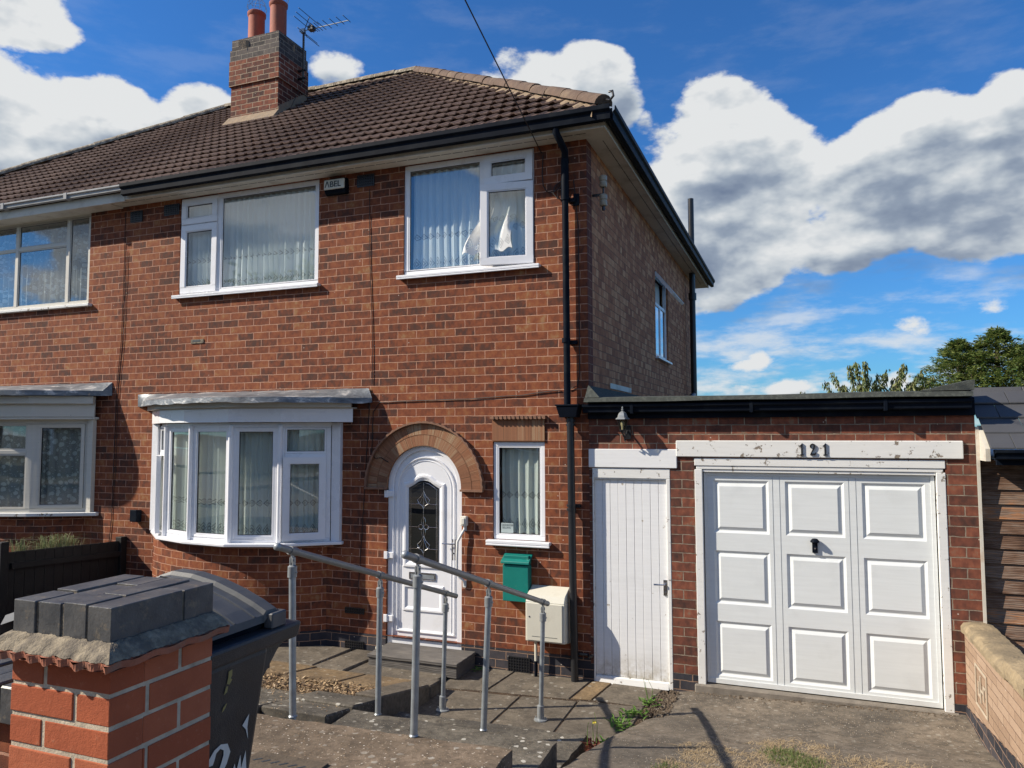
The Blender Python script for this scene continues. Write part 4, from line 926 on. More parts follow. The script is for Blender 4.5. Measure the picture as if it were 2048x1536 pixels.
mb = MB(); ringseg(mb, .6955, .715, -.055, .02, 0, 180, 90, wob=.012); mb.box(-2.57, -2.30, -.045, .0, 1.690, 1.712); mb.box(-1.40, -1.14, -.045, .0, 1.690, 1.712); mb.build('arch_drip', 'drip_tile', house)
mb = MB()
mb.poly([(-1.04, -.014, 2.222), (-.462, -.014, 2.222), (-.462, -.014, 2.452), (-1.04, -.014, 2.452)], 0, [(0, .122), (.578, .122), (.578, .004), (0, .004)])
mb.box(-1.04, -.462, -.0135, .0, 2.222, 2.452); mb.build('lintel', 'arch_tiles', house, recalc=False)
mb = MB()
for i in range(26): x = -1.05+i*.0235; mb.box(x, x+.0225, -.055-.006*(i % 2), 0, 2.455-.006*(i % 2), 2.483+RD.uniform(-.003, .003))
mb.build('lintel_drip', 'drip_tile', house)

# ---- front door
door = MB(); DC = -1.85
def archloop(xl, xr, zb, cz, n=20):
    c = (xl+xr)/2; r = (xr-xl)/2; return [(xl, zb), (xr, zb)] + arc(c, cz, r, 0, 180, n)
def archring(mb, o_, i_, y0, y1, m=0, y0i=None):
    """bevelled ring: outer edge at y0, inner edge at y0i"""
    y0i = y0 if y0i is None else y0i
    A = [(x, y0, z) for x, z in o_]; B = [(x, y0i, z) for x, z in i_]; C_ = [(x, y1, z) for x, z in o_]; D = [(x, y1, z) for x, z in i_]
    mb.ring(A, B, m); mb.ring(C_, A, m); mb.ring(B, D, m)
O1 = archloop(-2.303, -1.397, -.0, 1.738); I1 = archloop(-2.235, -1.462, .085, 1.735)
archring(door, O1, I1, .028, .09); door.build('door_frame', 'upvc', house, bevel=.004)
leaf = MB(); L1 = archloop(-2.234, -1.463, .086, 1.735); leaf.plate([L1], XZ, .052, .09)
dr = leaf.build('door', 'upvc', house)
mo = MB()   # raised mouldings
def mould(o_, w, h=.014, base=.0515):
    cx = sum(p[0] for p in o_)/len(o_); cz = sum(p[1] for p in o_)/len(o_)
    def sh(loop, d):
        out_ = []; n = len(loop)
        for i in range(n):
            a, b, c = Vector(loop[i-1]), Vector(loop[i]), Vector(loop[(i+1) % n]); nn = Vector((0, 0))
            for p, q in ((a, b), (b, c)):
                t = q-p
                if t.length > 1e-6: t.normalize(); nn += Vector((-t.y, t.x))
            if nn.length < 1e-6: nn = Vector((0, 1))
            nn.normalize(); t1 = (b-a).normalized() if (b-a).length > 1e-6 else nn; k = max(.5, abs(nn.dot(Vector((-t1.y, t1.x))))); out_.append((b.x+nn.x*d/k, b.y+nn.y*d/k))
        return out_
    seq = [(0, base+.001), (w*.22, base-h), (w*.55, base-h), (w, base+.001)]
    lo = [[(x, y, z) for x, z in sh(o_, d)] for d, y in seq]
    for a, b in zip(lo, lo[1:]): mo.ring(a, b)
mould(archloop(-2.205, -1.492, .155, 1.70), .030, .016)
mould(archloop(-2.160, -1.537, .178, 1.70), .010, .006)
OG = [(-2.125, .845), (-1.613, .845), (-1.613, 1.765), (-1.66, 1.772), (-1.72, 1.80), (-1.78, 1.845), (-1.825, 1.862), (-1.869, 1.866), (-1.913, 1.862), (-1.958, 1.845), (-2.018, 1.80), (-2.078, 1.772), (-2.125, 1.765)]
mould(OG, .068, .016)
mould([(-2.125, .378), (-1.625, .378), (-1.625, .672), (-2.125, .672)], .055, .014)
mo.build('moulding', 'upvc', dr)
GL = [(-2.056, .925), (-1.690, .925), (-1.690, 1.712), (-1.73, 1.735), (-1.79, 1.775), (-1.83, 1.790), (-1.869, 1.795), (-1.908, 1.790), (-1.948, 1.775), (-2.008, 1.735), (-2.056, 1.712)]
g = MB(); g.plate([GL], XZ, .0475, .0512); g.build('pane', 'glass_dark', dr)
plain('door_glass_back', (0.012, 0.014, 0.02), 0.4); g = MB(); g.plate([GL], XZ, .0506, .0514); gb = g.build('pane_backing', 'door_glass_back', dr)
came = MB()
def cm(pts, r=.0032): came.tube([(x, .0465, z) for x, z in pts], r, 5)
gcx = -1.873
cm([(-2.028, .93), (-2.028, 1.70), (-1.99, 1.722), (-1.94, 1.755), (-1.873, 1.772), (-1.806, 1.755), (-1.75, 1.722), (-1.718, 1.70), (-1.718, .93)])
cm([(-2.042, .93), (-2.042, 1.71)], .0025); cm([(-1.704, .93), (-1.704, 1.71)], .0025)
cm([(gcx, 1.77), (gcx, .93)], .003)
for z in (1.535, 1.29, 1.055): cm([(-2.05, z), (gcx-.045, z)]); cm([(gcx+.045, z), (-1.695, z)])
for z, s in ((1.60, 1), (1.12, 1)):
    for k in (-1, 1):
        cm([(gcx, z+.075*s), (gcx+k*.03, z+.02), (gcx+k*.075, z-.02), (gcx+k*.055, z-.06), (gcx+k*.02, z-.08), (gcx, z-.115)])
        cm([(gcx, z+.05), (gcx+k*.018, z), (gcx+k*.04, z-.05), (gcx+k*.075, z-.055)], .0025)
    cm([(gcx-.08, z-.065), (gcx-.05, z-.06)])
for dx, dz in ((0, .055), (0, -.055)): cm([(gcx+dx+.024*math.sin(t*PI/6)*1.0, 1.29+dz+.050*math.cos(t*PI/6)) for t in range(13)])
for dx in (-.032, .032): cm([(gcx+dx+.028*math.sin(t*PI/6), 1.29+.026*math.cos(t*PI/6)) for t in range(13)])
came.build('leading', 'chrome', dr, recalc=False)
lb = MB(); lb.frame(-2.045, -1.728, .722, .802, .040, .052, .014); lb.box(-2.030, -1.743, .044, .050, .737, .787, 1); lb.build('letterbox', ['chrome', 'steel_galv'], dr, bevel=.002)
h = MB(); h.box(-1.527, -1.487, .040, .053, .955, 1.178); h.tube([(-1.505, .045, 1.128), (-1.505, .012, 1.128), (-1.53, .008, 1.128), (-1.63, .010, 1.130)], .0085, 10); h.tube([(-1.507, .045, 1.03), (-1.507, .030, 1.03)], .010, 12)
h.build('handle', 'chrome', dr, bevel=.002)
for z in (1.64, .97, .29):
    h = MB(); h.box(-2.335, -2.225, .005, .030, z-.03, z+.035); h.box(-2.335, -2.29, -.008, .02, z-.038, z+.042); h.build('hinge', 'upvc', house, bevel=.004)
mb = MB(); mb.hexa([(-2.40, -.06, -.035), (-1.37, -.06, -.035), (-1.37, .09, -.035), (-2.40, .09, -.035)], [(-2.40, -.06, -.008), (-1.37, -.06, -.008), (-1.37, .09, .004), (-2.40, .09, .004)]); mb.build('threshold', 'cream_grp', house, bevel=.004)

# ---- airbricks, chimney
def airbrick(x0, x1, z0, z1, y=-.008, cols=8, rows=4):
    mb = MB(); mb.box(x0, x1, y, -.0045, z0, z1); w = (x1-x0)/cols; hh = (z1-z0)/rows
    for i in range(cols+1): mb.box(x0+i*w-.004, x0+i*w+.004, y-.012, y-.0005, z0, z1, 1)
    for j in range(rows+1): mb.box(x0, x1, y-.010, y-.0005, z0+j*hh-.005, z0+j*hh+.005, 1)
    return mb.build('airbrick', ['upvc_gasket', 'black_iron'], house)
airbrick(-.862, -.635, -.105, .035, cols=8, rows=5); airbrick(-2.81, -2.58, -.075, .01, cols=8, rows=3); airbrick(-2.815, -2.575, .315, .370, cols=8, rows=2)
airbrick(-6.20, -6.0, 5.09, 5.23, -.003, 8, 5); airbrick(-5.62, -5.38, 5.12, 5.25, -.003, 8, 5); airbrick(-2.72, -2.50, 5.14, 5.27, -.003, 8, 4)
chim = []
mb = MB(); CX0, CX1, CY0, CY1 = -6.90, -5.93, 2.56, 3.30
mb.box(CX0, CX1, CY0, CY1, 6.6, 8.17, 0); mb.box(CX0-.028, CX1+.028, CY0-.028, CY1+.028, 8.17, 8.60, 0); mb.box(CX0+.0, CX1+.0, CY0+.0, CY1-.0, 8.60, 8.985, 1); mb.box(CX0-.02, CX1+.02, CY0-.02, CY1+.02, 8.601, 8.80, 1)
ch = mb.build('chimney', ['brick_chimney', 'brick_chimney_top'], house)
mb = MB(); bedding(mb, (CX0+.1, CY0+.1, 9.0), (CX1-.1, CY1-.15, 9.0), .22, 8, amp=.02); mb.box(CX0+.04, CX1-.04, CY0+.04, CY1-.04, 8.986, 9.01); mb.build('flaunching', 'mortar', ch)
for cx, hh in ((-6.68, .62), (-6.22, .70)):
    mb = MB(); mb.lathe((cx, 2.90, 9.0), [(.150, 0), (.150, .05), (.140, .10), (.138, hh-.09), (.155, hh-.07), (.158, hh-.02), (.135, hh), (.118, hh), (.115, .1)], 22); p_ = mb.build('chimney_pot', 'terracotta', ch, smooth=True)
    mb = MB(); c = Vector((cx, 2.90, 9.0+hh-.02))
    for k in range(8):
        a = k*PI/4+.2; mb.tube([c+Vector((math.cos(a)*.125, math.sin(a)*.125, 0)), c+Vector((math.cos(a)*.165, math.sin(a)*.165, .08)), c+Vector((math.cos(a)*.155, math.sin(a)*.155, .17)), c+Vector((math.cos(a)*.09, math.sin(a)*.09, .245)), c+Vector((0, 0, .265))], .0035, 4)
    for rr, zz in ((.167, .10), (.13, .205)): mb.tube([c+Vector((math.cos(k*PI/8)*rr, math.sin(k*PI/8)*rr, zz)) for k in range(17)], .0035, 4)
    mb.build('bird_guard', 'steel_galv', p_)
mb = MB(); zr = lambda y: EZ+TAN*(y-EY)
mb.hexa([(CX0-.05, CY0-.16, zr(CY0-.16)+.03), (CX1+.05, CY0-.16, zr(CY0-.16)+.03), (CX1+.05, CY0+.02, zr(CY0)+.06), (CX0-.05, CY0+.02, zr(CY0)+.06)], [(CX0-.04, CY0-.15, zr(CY0-.16)+.07), (CX1+.04, CY0-.15, zr(CY0-.16)+.07), (CX1+.03, CY0-.012, zr(CY0)+.12), (CX0-.03, CY0-.012, zr(CY0)+.12)])
mb.hexa([(CX1+.002, CY0, zr(CY0)), (CX1+.03, CY0, zr(CY0)), (CX1+.03, CY1, zr(CY1)), (CX1+.002, CY1, zr(CY1))], [(CX1+.002, CY0, zr(CY0)+.18), (CX1+.012, CY0, zr(CY0)+.18), (CX1+.012, CY1, zr(CY1)+.18), (CX1+.002, CY1, zr(CY1)+.18)])
mb.build('flashing', 'mortar', ch)

# ================================================================ NEIGHBOUR (other half of the pair)
nb_ = thing('semi_detached_house', 'adjoining left half of the brick pair, with weathered cream timber windows', 'house')
NH = [rect(-9.9, -6.93, 4.055, 5.31), rect(-9.75, -6.80, 1.25, 2.50)]
mb = MB(); mb.plate([rect(-12.7, -6.352, .105, 5.45)]+NH, XZ, 0.001, WT); mb.box(-12.7, -6.352, 8.4, 8.5, -.4, 5.45); mb.box(-12.7, -12.6, WT+.002, 8.39, -.4, 5.45); mb.build('wall', 'brick_front', nb_)
mb = MB(); mb.box(-12.7, -6.352, -.004, WT, -.45, .102); mb.build('plinth', 'brick_blue', nb_)
mb = MB(); mb.box(-12.6, -6.36, .12, 8.38, 2.62, 2.66); mb.box(-12.59, -6.36, 1.8, 1.85, .14, 2.6); mb.box(-12.59, -6.36, 1.8, 1.85, 2.67, 5.35); mb.box(-12.59, -6.36, .12, 8.38, 5.36, 5.40); mb.build('interior_wall', 'dark_room', nb_)
roof_half(2*XM-EX, 2*XM-RX, nb_, 'roof', XM)
X2, R2 = 2*XM-EX, 2*XM-RX
mb = MB(); mb.poly([(X2, EY, EZ+.02), (X2, YB, EZ+.02), (R2, RY, RZ)]); mb.poly([(X2, YB, EZ), (XM, YB, EZ), (XM, RY, RZ), (R2, RY, RZ)]); mb.build('roof_slope', 'roof_tile', nb_, recalc=False)
mb = MB(); run_tiles(mb, (R2, RY, RZ+.03), (XM-.02, RY, RZ+.03)); run_tiles(mb, (X2+.02, EY+.02, EZ+.06), (R2, RY, RZ+.03)); mb.build('ridge_tiles', 'ridge_lichen', nb_, smooth=True)
mb = MB(); bedding(mb, (X2+.02, EY+.02, EZ+.03), (R2, RY, RZ), .15, 80); bedding(mb, (R2, RY, RZ), (XM-.02, RY, RZ), .14, 30); mb.build('mortar_bedding', 'mortar', nb_, recalc=False)
mb = MB(); mb.box(-13.0, XM-.002, SY, .02, 5.30, 5.32); mb.box(-13.0, XM+.32, SY-.03, SY-.001, 5.285, 5.40); mb.build('fascia', 'soffit_paint', nb_)
mb = MB(); gutter(mb, (-13.0, SY-.03, 5.470), (XM+.345, SY-.03, 5.470), (0, -1, 0), .075, .10)
for x in (-12.4, -11.0, -9.6, -8.2, -7.0): mb.box(x, x+.06, SY-.134, SY-.02, 5.388, 5.474)
mb.build('gutter', 'grey_gutter', nb_, bevel=.003)
# upstairs timber window
mb = MB(); mb.frame(-9.90, -6.932, 4.058, 5.308, YF, YF+.06, .045); 
for x in (-7.36, -8.37): mb.box(x-.03, x+.03, YF-.002, YF+.06, 4.104, 5.262)
mb.box(-8.339, -7.391, YF-.001, YF+.06, 4.90, 4.945); mb.box(-9.854, -8.401, YF-.001, YF+.06, 4.90, 4.945); mb.build('window_frame', 'paint_neigh', nb_, bevel=.004)
for x0, x1, z0, z1 in ((-7.328, -6.978, 4.104, 5.262), (-8.338, -7.392, 4.104, 4.898), (-8.338, -7.392, 4.947, 5.262), (-9.853, -8.402, 4.104, 5.262)): fixed(nb_, x0, x1, z0, z1, YF+.006, fm='paint_neigh')
mb = MB(); mb.box(-9.96, -6.86, -.06, YF-.001, 4.02, 4.056); mb.build('window_sill', 'paint_old', nb_, bevel=.004)
curtain('net_curtain', -9.84, -6.99, 4.11, 5.25, .15, 'floral lace curtain in the neighbour house upstairs window', mat='lace_floral', seed=21, per=.12)
# neighbour bay
NBP = [(-9.70, -.05), (-9.24, -.36), (-8.71, -.53), (-8.10, -.53), (-7.57, -.36), (-7.0, -.03)]
NB2 = [(-9.85, -.05), (-9.2, -.40), (-8.6, -.55), (-8.0, -.55), (-7.42, -.36), (-6.78, -.02)]
NBASE = smoothP([(-9.75, 0), (-9.3, -.30), (-8.6, -.46), (-7.9, -.46), (-7.3, -.28), (-6.88, .0)], 5)
mb = MB(); strip(mb, NBASE, .102, 1.24, -.1, 0); mb.build('bay_wall', 'brick_front', nb_)
NS = [(-9.95, 0.0)] + offs(NB2, .07)[1:-1] + [(-6.62, -.04), (-6.62, .02), (-9.95, .02)]
mb = MB(); mb.plate([NS], XY, 1.242, 1.29); mb.build('bay_sill', 'paint_old', nb_, bevel=.006)
mb = MB()
for i in range(5):
    a, b = Vector(NB2[i]), Vector(NB2[i+1]); d = (b-a); L_ = d.length; d.normalize(); nn = Vector((d.y, -d.x)); T = (lambda a, d, nn: (lambda p: (a.x+d.x*p[0]-nn.x*p[1], a.y+d.y*p[0]-nn.y*p[1], p[2])))(a, d, nn)
    for q in ((0, L_, 2.44, 2.53), (0, L_, 1.291, 1.34), (0, .07, 1.341, 2.439), (L_-.07, L_, 1.341, 2.439)): bar(mb, *q, 0, .07, 0, T)
    if i != 4: bar(mb, .07, L_-.07, 2.05, 2.10, .002, .06, 0, T)
    (sash if i == 4 else fixed)(nb_, .072, L_-.072, 1.342, 2.438 if i == 4 else 2.048, -.012 if i == 4 else .01, **(dict(w=.035, gmat='glass', rot=T, frame_mat='paint_neigh') if i == 4 else dict(gmat='glass', w=.02, rot=T, fm='paint_neigh')))
    if i != 4: fixed(nb_, .072, L_-.072, 2.102, 2.438, .01, gmat='glass', w=.02, rot=T, fm='paint_neigh')
mb.build('bay_frame', 'paint_neigh', nb_, bevel=.004)
mb = MB(); mb.box(-6.79, -6.70, -.06, .0, 1.291, 2.53); mb.build('bay_post', 'paint_neigh', nb_, bevel=.003)
NF = [(-10.0, -.03), (-9.3, -.47), (-8.6, -.66), (-7.95, -.66), (-7.3, -.46), (-6.66, -.07)]
mb = MB(); strip(mb, NF, 2.532, 2.70, -.03, .01); mb.plate([NF+[(-6.66, 0), (-10.0, 0)]], XY, 2.50, 2.53); mb.build('bay_fascia', 'paint_neigh', nb_, bevel=.003)
mb = MB(); strip(mb, NF, 2.701, 2.80, -.03, .08); mb.build('bay_cornice', 'paint_neigh', nb_, bevel=.003)
NL = smoothP([(-10.1, -.05), (-9.4, -.62), (-8.6, -.84), (-7.9, -.84), (-7.2, -.60), (-6.50, -.10)], 5)
mb = MB(); n = len(NL)-1
ra = [Vector((lerp(-10.1, -6.44, i/n), -.005, 2.985+RL.uniform(-.004, .004))) for i in range(n+1)]; rb = [Vector((NL[i][0], NL[i][1], 2.87+RL.uniform(-.004, .004))) for i in range(n+1)]; rc = [Vector((NL[i][0], NL[i][1]-.004, 2.805+RL.uniform(-.006, .004))) for i in range(n+1)]; rd = [Vector((lerp(-10.1, -6.44, i/n), -.004, 2.81)) for i in range(n+1)]
for A, B in ((ra, rb), (rb, rc), (rc, rd)):
    for i in range(n): mb.poly([A[i], A[i+1], B[i+1], B[i]])
mb.poly([ra[n], rb[n], rc[n], rd[n]]); mb.build('bay_roof', 'lead', nb_, smooth=True)
mb = MB(); CB = offs(NB2, -.12); n = 0; CP = []
for i in range(5):
    a, b = Vector(CB[i]), Vector(CB[i+1]); kk = int((b-a).length/.02)
    for j in range(kk): CP.append(a.lerp(b, j/kk))
U = [0]
for a, b in zip(CP, CP[1:]): U.append(U[-1]+(b-a).length)
def nc(i, v):
    a, b = CP[max(0, i-1)], CP[min(len(CP)-1, i+1)]; d = (b-a).normalized(); w = .018*math.sin(U[i]*2*PI/.13+math.sin(U[i]*5)); return (CP[i].x+d.y*w, CP[i].y-d.x*w, lerp(1.32, 2.45, v))
for i in range(len(CP)-1): mb.poly([nc(i, 0), nc(i+1, 0), nc(i+1, 1), nc(i, 1)], 0, [(U[i], 0), (U[i+1], 0), (U[i+1], 1.13), (U[i], 1.13)])
tag(mb.build('net_curtain', 'lace_floral', None, smooth=True, recalc=False, merge=True), 'floral lace curtain in the neighbour house ground floor bay', 'net curtain')

# ================================================================ GARAGE
ga = thing('garage', 'flat-roofed brick garage with white nine-panel door and white plank side door', 'garage')
GH = [rect(.030, .800, -.16, 1.96), rect(1.03, 3.115, -.3, 2.068)]
mb = MB(); mb.plate([[(.002, .05), (.03, .05), (.03, 1.96), (.80, 1.96), (.80, .05), (1.03, .05), (1.03, 2.068), (3.115, 2.068), (3.115, .05), (3.345, .05), (3.345, 2.60), (.002, 2.60)]], XZ, 0.001, WT)
mb.box(3.235, 3.345, WT+.001, 5.6, -.4, 2.60); mb.box(.01, 3.345, 5.6, 5.7, -.4, 2.6); mb.build('wall', 'brick_garage', ga)
for a, b in ((.002, .03), (.80, 1.03), (3.115, 3.345)): mb = MB(); mb.box(a, b, -.003, WT, -.4, .0485); mb.build('plinth', 'brick_blue', ga)
mb = MB(); mb.poly([(.01, -.10, 2.648), (3.30, -.10, 2.648), (3.30, 5.72, 2.66), (.01, 5.72, 2.66)]); mb.box(.0, 3.32, -.09, 5.7, 2.601, 2.64)
nfe = 26
for i in range(nfe):
    x0, x1 = lerp(-.005, 3.315, i/nfe), lerp(-.005, 3.315, (i+1)/nfe); f = lambda x: (2.646 + .004*math.sin(x*3.1), 2.606 + .003*math.sin(x*5+1))
    (a1, a0_), (b1, b0_) = f(x0), f(x1)
    mb.hexa([(x0, -.165, a0_), (x1, -.165, b0_), (x1, -.0, b0_+.02), (x0, .0, a0_+.02)], [(x0, -.150, a1), (x1, -.150, b1), (x1, .0, b1+.012), (x0, .0, a1+.012)])
mb.build('flat_roof', 'felt', ga, smooth=False)
mb = MB()   # felt kicked up at the party end and against the house wall
mb.hexa([(2.93, -.12, 2.655), (3.33, -.12, 2.655), (3.33, .25, 2.655), (2.93, .25, 2.655)], [(2.94, -.11, 2.660), (3.34, -.11, 2.742), (3.34, .25, 2.755), (3.15, .25, 2.70)])
mb.hexa([(-.01, -.10, 2.655), (.14, -.10, 2.655), (.30, 5.4, 2.655), (-.01, 5.4, 2.655)], [(.003, -.02, 2.78), (.012, -.02, 2.78), (.012, 5.4, 2.80), (.003, 5.4, 2.80)])
mb.build('felt_upstand', 'felt', ga)
mb = MB(); mb.box(.004, .012, .9, 2.0, 2.801, 2.86); mb.build('flashing', 'soffit_paint', ga)
mb = MB(); mb.box(.0, 3.345, -.035, -.001, 2.445, 2.598); mb.build('fascia', 'black_plastic', ga, bevel=.003)
mb = MB(); gutter(mb, (-.03, -.036, 2.585), (3.31, -.036, 2.585), (0, -1, 0), .085, .105)
for x in (.45, 1.55, 2.65): mb.box(x, x+.03, -.145, -.03, 2.490, 2.590)
mb.build('gutter', 'black_plastic', ga, bevel=.003)
mb = MB(); mb.box(.862, 3.252, -.022, .02, 2.078, 2.232); ln = mb.build('lintel_board', 'paint_old', ga, bevel=.006)
mb = MB(); mb.box(-.0, .868, -.016, .02, 1.966, 2.148); mb.build('header_board', 'paint_white', ga, bevel=.005)
mb = MB()  # garage door surround
mb.box(1.03, 3.115, -.006, .06, 1.995, 2.066); mb.box(1.045, 3.10, .002, .06, 1.962, 1.994); mb.box(1.03, 1.100, -.004, .06, -.10, 1.961); mb.box(3.045, 3.115, -.004, .06, -.10, 1.961); mb.box(1.101, 3.044, .012, .06, 1.935, 1.9615)
mb.build('door_frame', 'paint_old', ga, bevel=.004)
gd = MB(); gx0, gx1, gz0, gz1 = 1.108, 3.036, -.012, 1.932; Y0 = .052
xs_ = [(1.193, 1.688), (1.830, 2.325), (2.468, 2.962)]; zs_ = [(.055, .555), (.715, 1.205), (1.370, 1.858)]
outer = rect(gx0, gx1, gz0, gz1); hl = [rect(a, b, c, d) for a, b in xs_ for c, d in zs_]
gd.plate([outer]+hl, XZ, Y0, None); gd.box(gx0, gx1, Y0+.03, Y0+.04, gz0, gz1)
for i in range(4): a, b = outer[i], outer[(i+1) % 4]; gd.poly([XZ(*a, Y0), XZ(*b, Y0), XZ(*b, Y0+.03), XZ(*a, Y0+.03)])
for (a, b, c, d) in [(a, b, c, d) for a, b in xs_ for c, d in zs_]:
    sh = lambda k: rect(a+k, b-k, c+k, d-k)
    seq = [(0, Y0), (.019, Y0+.013), (.027, Y0+.014), (.056, Y0-.001)]
    lo = [[XZ(*q, y) for q in sh(k)] for k, y in seq]
    for l1, l2 in zip(lo, lo[1:]): gd.ring(l1, l2)
    gd.poly([XZ(*q, Y0-.001) for q in sh(.056)])
gdo = gd.build('garage_door', 'garage_paint', ga, recalc=False)
mb = MB()
for x in (1.722, 1.783, 2.362, 2.420): mb.box(x-.0015, x+.0015, Y0-.0022, Y0-.0002, .02, 1.90, 1)
mb.box(gx0, gx1, Y0-.012, Y0-.0005, gz0, .032); mb.box(gx0, 1.135, Y0-.009, Y0-.0005, .033, gz1); mb.box(3.005, gx1, Y0-.009, Y0-.0005, .033, gz1); mb.box(1.136, 3.004, Y0-.006, Y0-.0005, 1.905, gz1)
mb.build('edge_trim', ['garage_paint', 'steel_galv'], gdo, bevel=.002)
mb = MB(); mb.lathe((2.071, Y0-.028, 1.325), [(.0, .034), (.022, .030), (.036, .014), (.040, 0), (.030, -.004), (.012, -.006)], 14); mb.box(2.048, 2.094, Y0-.020, Y0-.001, 1.228, 1.330); mb.box(2.062, 2.080, Y0-.045, Y0-.02, 1.30, 1.33); mb.build('handle', 'black_plastic', gdo, bevel=.003)
mb = MB(); mb.tube([(2.071, Y0-.020, 1.268), (2.071, Y0-.024, 1.268)], .008, 12); mb.build('lock', 'chrome', gdo)
# numerals 121 (serif, raised)
def stroke_glyph(mb, loops, ox, oz, s, y0, y1):
    for lp in loops: mb.plate([[(ox+a*s, oz+b*s) for a, b in lp]], XZ, y0, y1)
G1 = [[(.10, .0), (.50, .0), (.50, .05), (.385, .09), (.385, 1.0), (.31, 1.0), (.20, .87), (.05, .80), (.05, .755), (.215, .78), (.215, .09), (.10, .05)]]
def band2(pts, ws):
    L1, R1 = [], []
    for i, (x, y) in enumerate(pts):
        a = Vector(pts[max(0, i-1)]); b = Vector(pts[min(len(pts)-1, i+1)]); t = (b-a).normalized(); n = Vector((-t.y, t.x))*ws[i]/2; L1.append((x+n.x, y+n.y)); R1.append((x-n.x, y-n.y))
    return L1 + R1[::-1]
G2 = [band2([(.09, .70), (.10, .80), (.17, .91), (.29, .955), (.42, .90), (.47, .77), (.42, .62), (.32, .45), (.20, .27), (.09, .08)], [.10, .15, .09, .075, .12, .17, .16, .12, .09, .07]), [(.05, .0), (.54, .0), (.60, .26), (.555, .26), (.50, .16), (.15, .15), (.06, .09)], [(.04, .66), (.10, .60), (.19, .64), (.19, .74), (.12, .78), (.05, .74)]]
G1 = [[(x*.82, y) for x, y in l] for l in G1]; GN = [[(x*.86, y) for x, y in l] for l in G2]
for gl, gx in ((G1, 1.958), (GN, 2.048), (G1, 2.152)):
    mb = MB(); stroke_glyph(mb, gl, gx, 2.102, .106, -.036, -.0225); mb.build('house_number', 'black_iron', ln)
# side door
mb = MB(); mb.box(.032, .046, -.002, .06, -.12, 1.96); mb.box(.033, .798, -.003, .06, 1.862, 1.959); mb.box(.762, .798, -.003, .06, -.115, 1.861); mb.box(.0465, .761, .006, .06, 1.848, 1.8615); mb.build('side_door_frame', 'paint_old', ga, bevel=.004)
mb = MB()
for i in range(9): x = .047+i*.0793; mb.box(x, x+.0772, .030+.0006*(i % 3), .060, -.052, 1.846)
sd = mb.build('side_door', 'paint_white', ga, bevel=.003)
mb = MB(); mb.hexa([(.047, -.012, -.128), (.761, -.012, -.122), (.761, .06, -.122), (.047, .06, -.128)], [(.047, .006, -.060), (.761, .006, -.056), (.761, .06, -.050), (.047, .06, -.050)]); mb.build('weather_board', 'paint_old', sd, bevel=.006)
mb = MB(); mb.box(.716, .752, .018, .0305, .755, .902); mb.tube([(.734, .02, .862), (.734, -.018, .862), (.72, -.022, .862), (.632, -.020, .860)], .0085, 10); mb.tube([(.735, .019, .79), (.735, .012, .79)], .008, 10); mb.build('handle', 'chrome', sd, bevel=.002)
mb = MB(); mb.box(.0, 3.34, .115, 5.59, -.4, -.1); mb.box(.84, .85, .2, 5.5, -.09, 2.59); mb.build('interior_floor', 'dark_room', ga)

# ================================================================ FITTINGS ON THE HOUSE
t = thing('alarm_box', 'white and black burglar alarm box lettered under the eaves between the two upper windows', 'alarm box')
mb = MB(); mb.hexa([(-3.125, -.055, 5.085), (-2.845, -.055, 5.085), (-2.835, -.002, 5.075), (-3.135, -.002, 5.075)], [(-3.125, -.085, 5.13), (-2.845, -.085, 5.13), (-2.835, -.002, 5.13), (-3.135, -.002, 5.13)])
mb.hexa([(-3.135, -.070, 5.131), (-2.835, -.070, 5.131), (-2.835, -.002, 5.131), (-3.135, -.002, 5.131)], [(-3.125, -.06, 5.255), (-2.845, -.06, 5.255), (-2.845, -.002, 5.265), (-3.125, -.002, 5.265)]); mb.build('housing', 'black_plastic', t, bevel=.006)
mb = MB(); mb.hexa([(-3.122, -.095, 5.128), (-2.848, -.095, 5.128), (-2.848, -.071, 5.128), (-3.122, -.071, 5.128)], [(-3.122, -.090, 5.243), (-2.848, -.090, 5.243), (-2.848, -.069, 5.243), (-3.122, -.069, 5.243)])
mb.build('cover', 'cream_grp', t, bevel=.006)
text_mesh('\u039bBEL', .098, (-3.108, -.0965, 5.152), 'ink', 'lettering', t, .0022)

t = thing('letterbox', 'teal green metal post box on the brick wall below the narrow window', 'post box')
mb = MB(); gx0, gx1, gz0, gz1, gy = -.888, -.612, .610, .975, -.105
mb.box(gx0, gx1, gy, -.003, gz0, gz1); mb.box(gx0+.002, gx1-.002, gy+.02, -.004, gz1+.0005, 1.065); mb.build('body', 'green_plastic', t, bevel=.005)
mb = MB(); mb.hexa([(gx0-.016, gy-.022, .985), (gx1+.016, gy-.022, .985), (gx1+.016, -.002, 1.058), (gx0-.016, -.002, 1.058)], [(gx0-.016, gy-.020, 1.010), (gx1+.016, gy-.020, 1.010), (gx1+.014, -.002, 1.078), (gx0-.014, -.002, 1.078)]); mb.build('flap', 'green_plastic', t, bevel=.004)

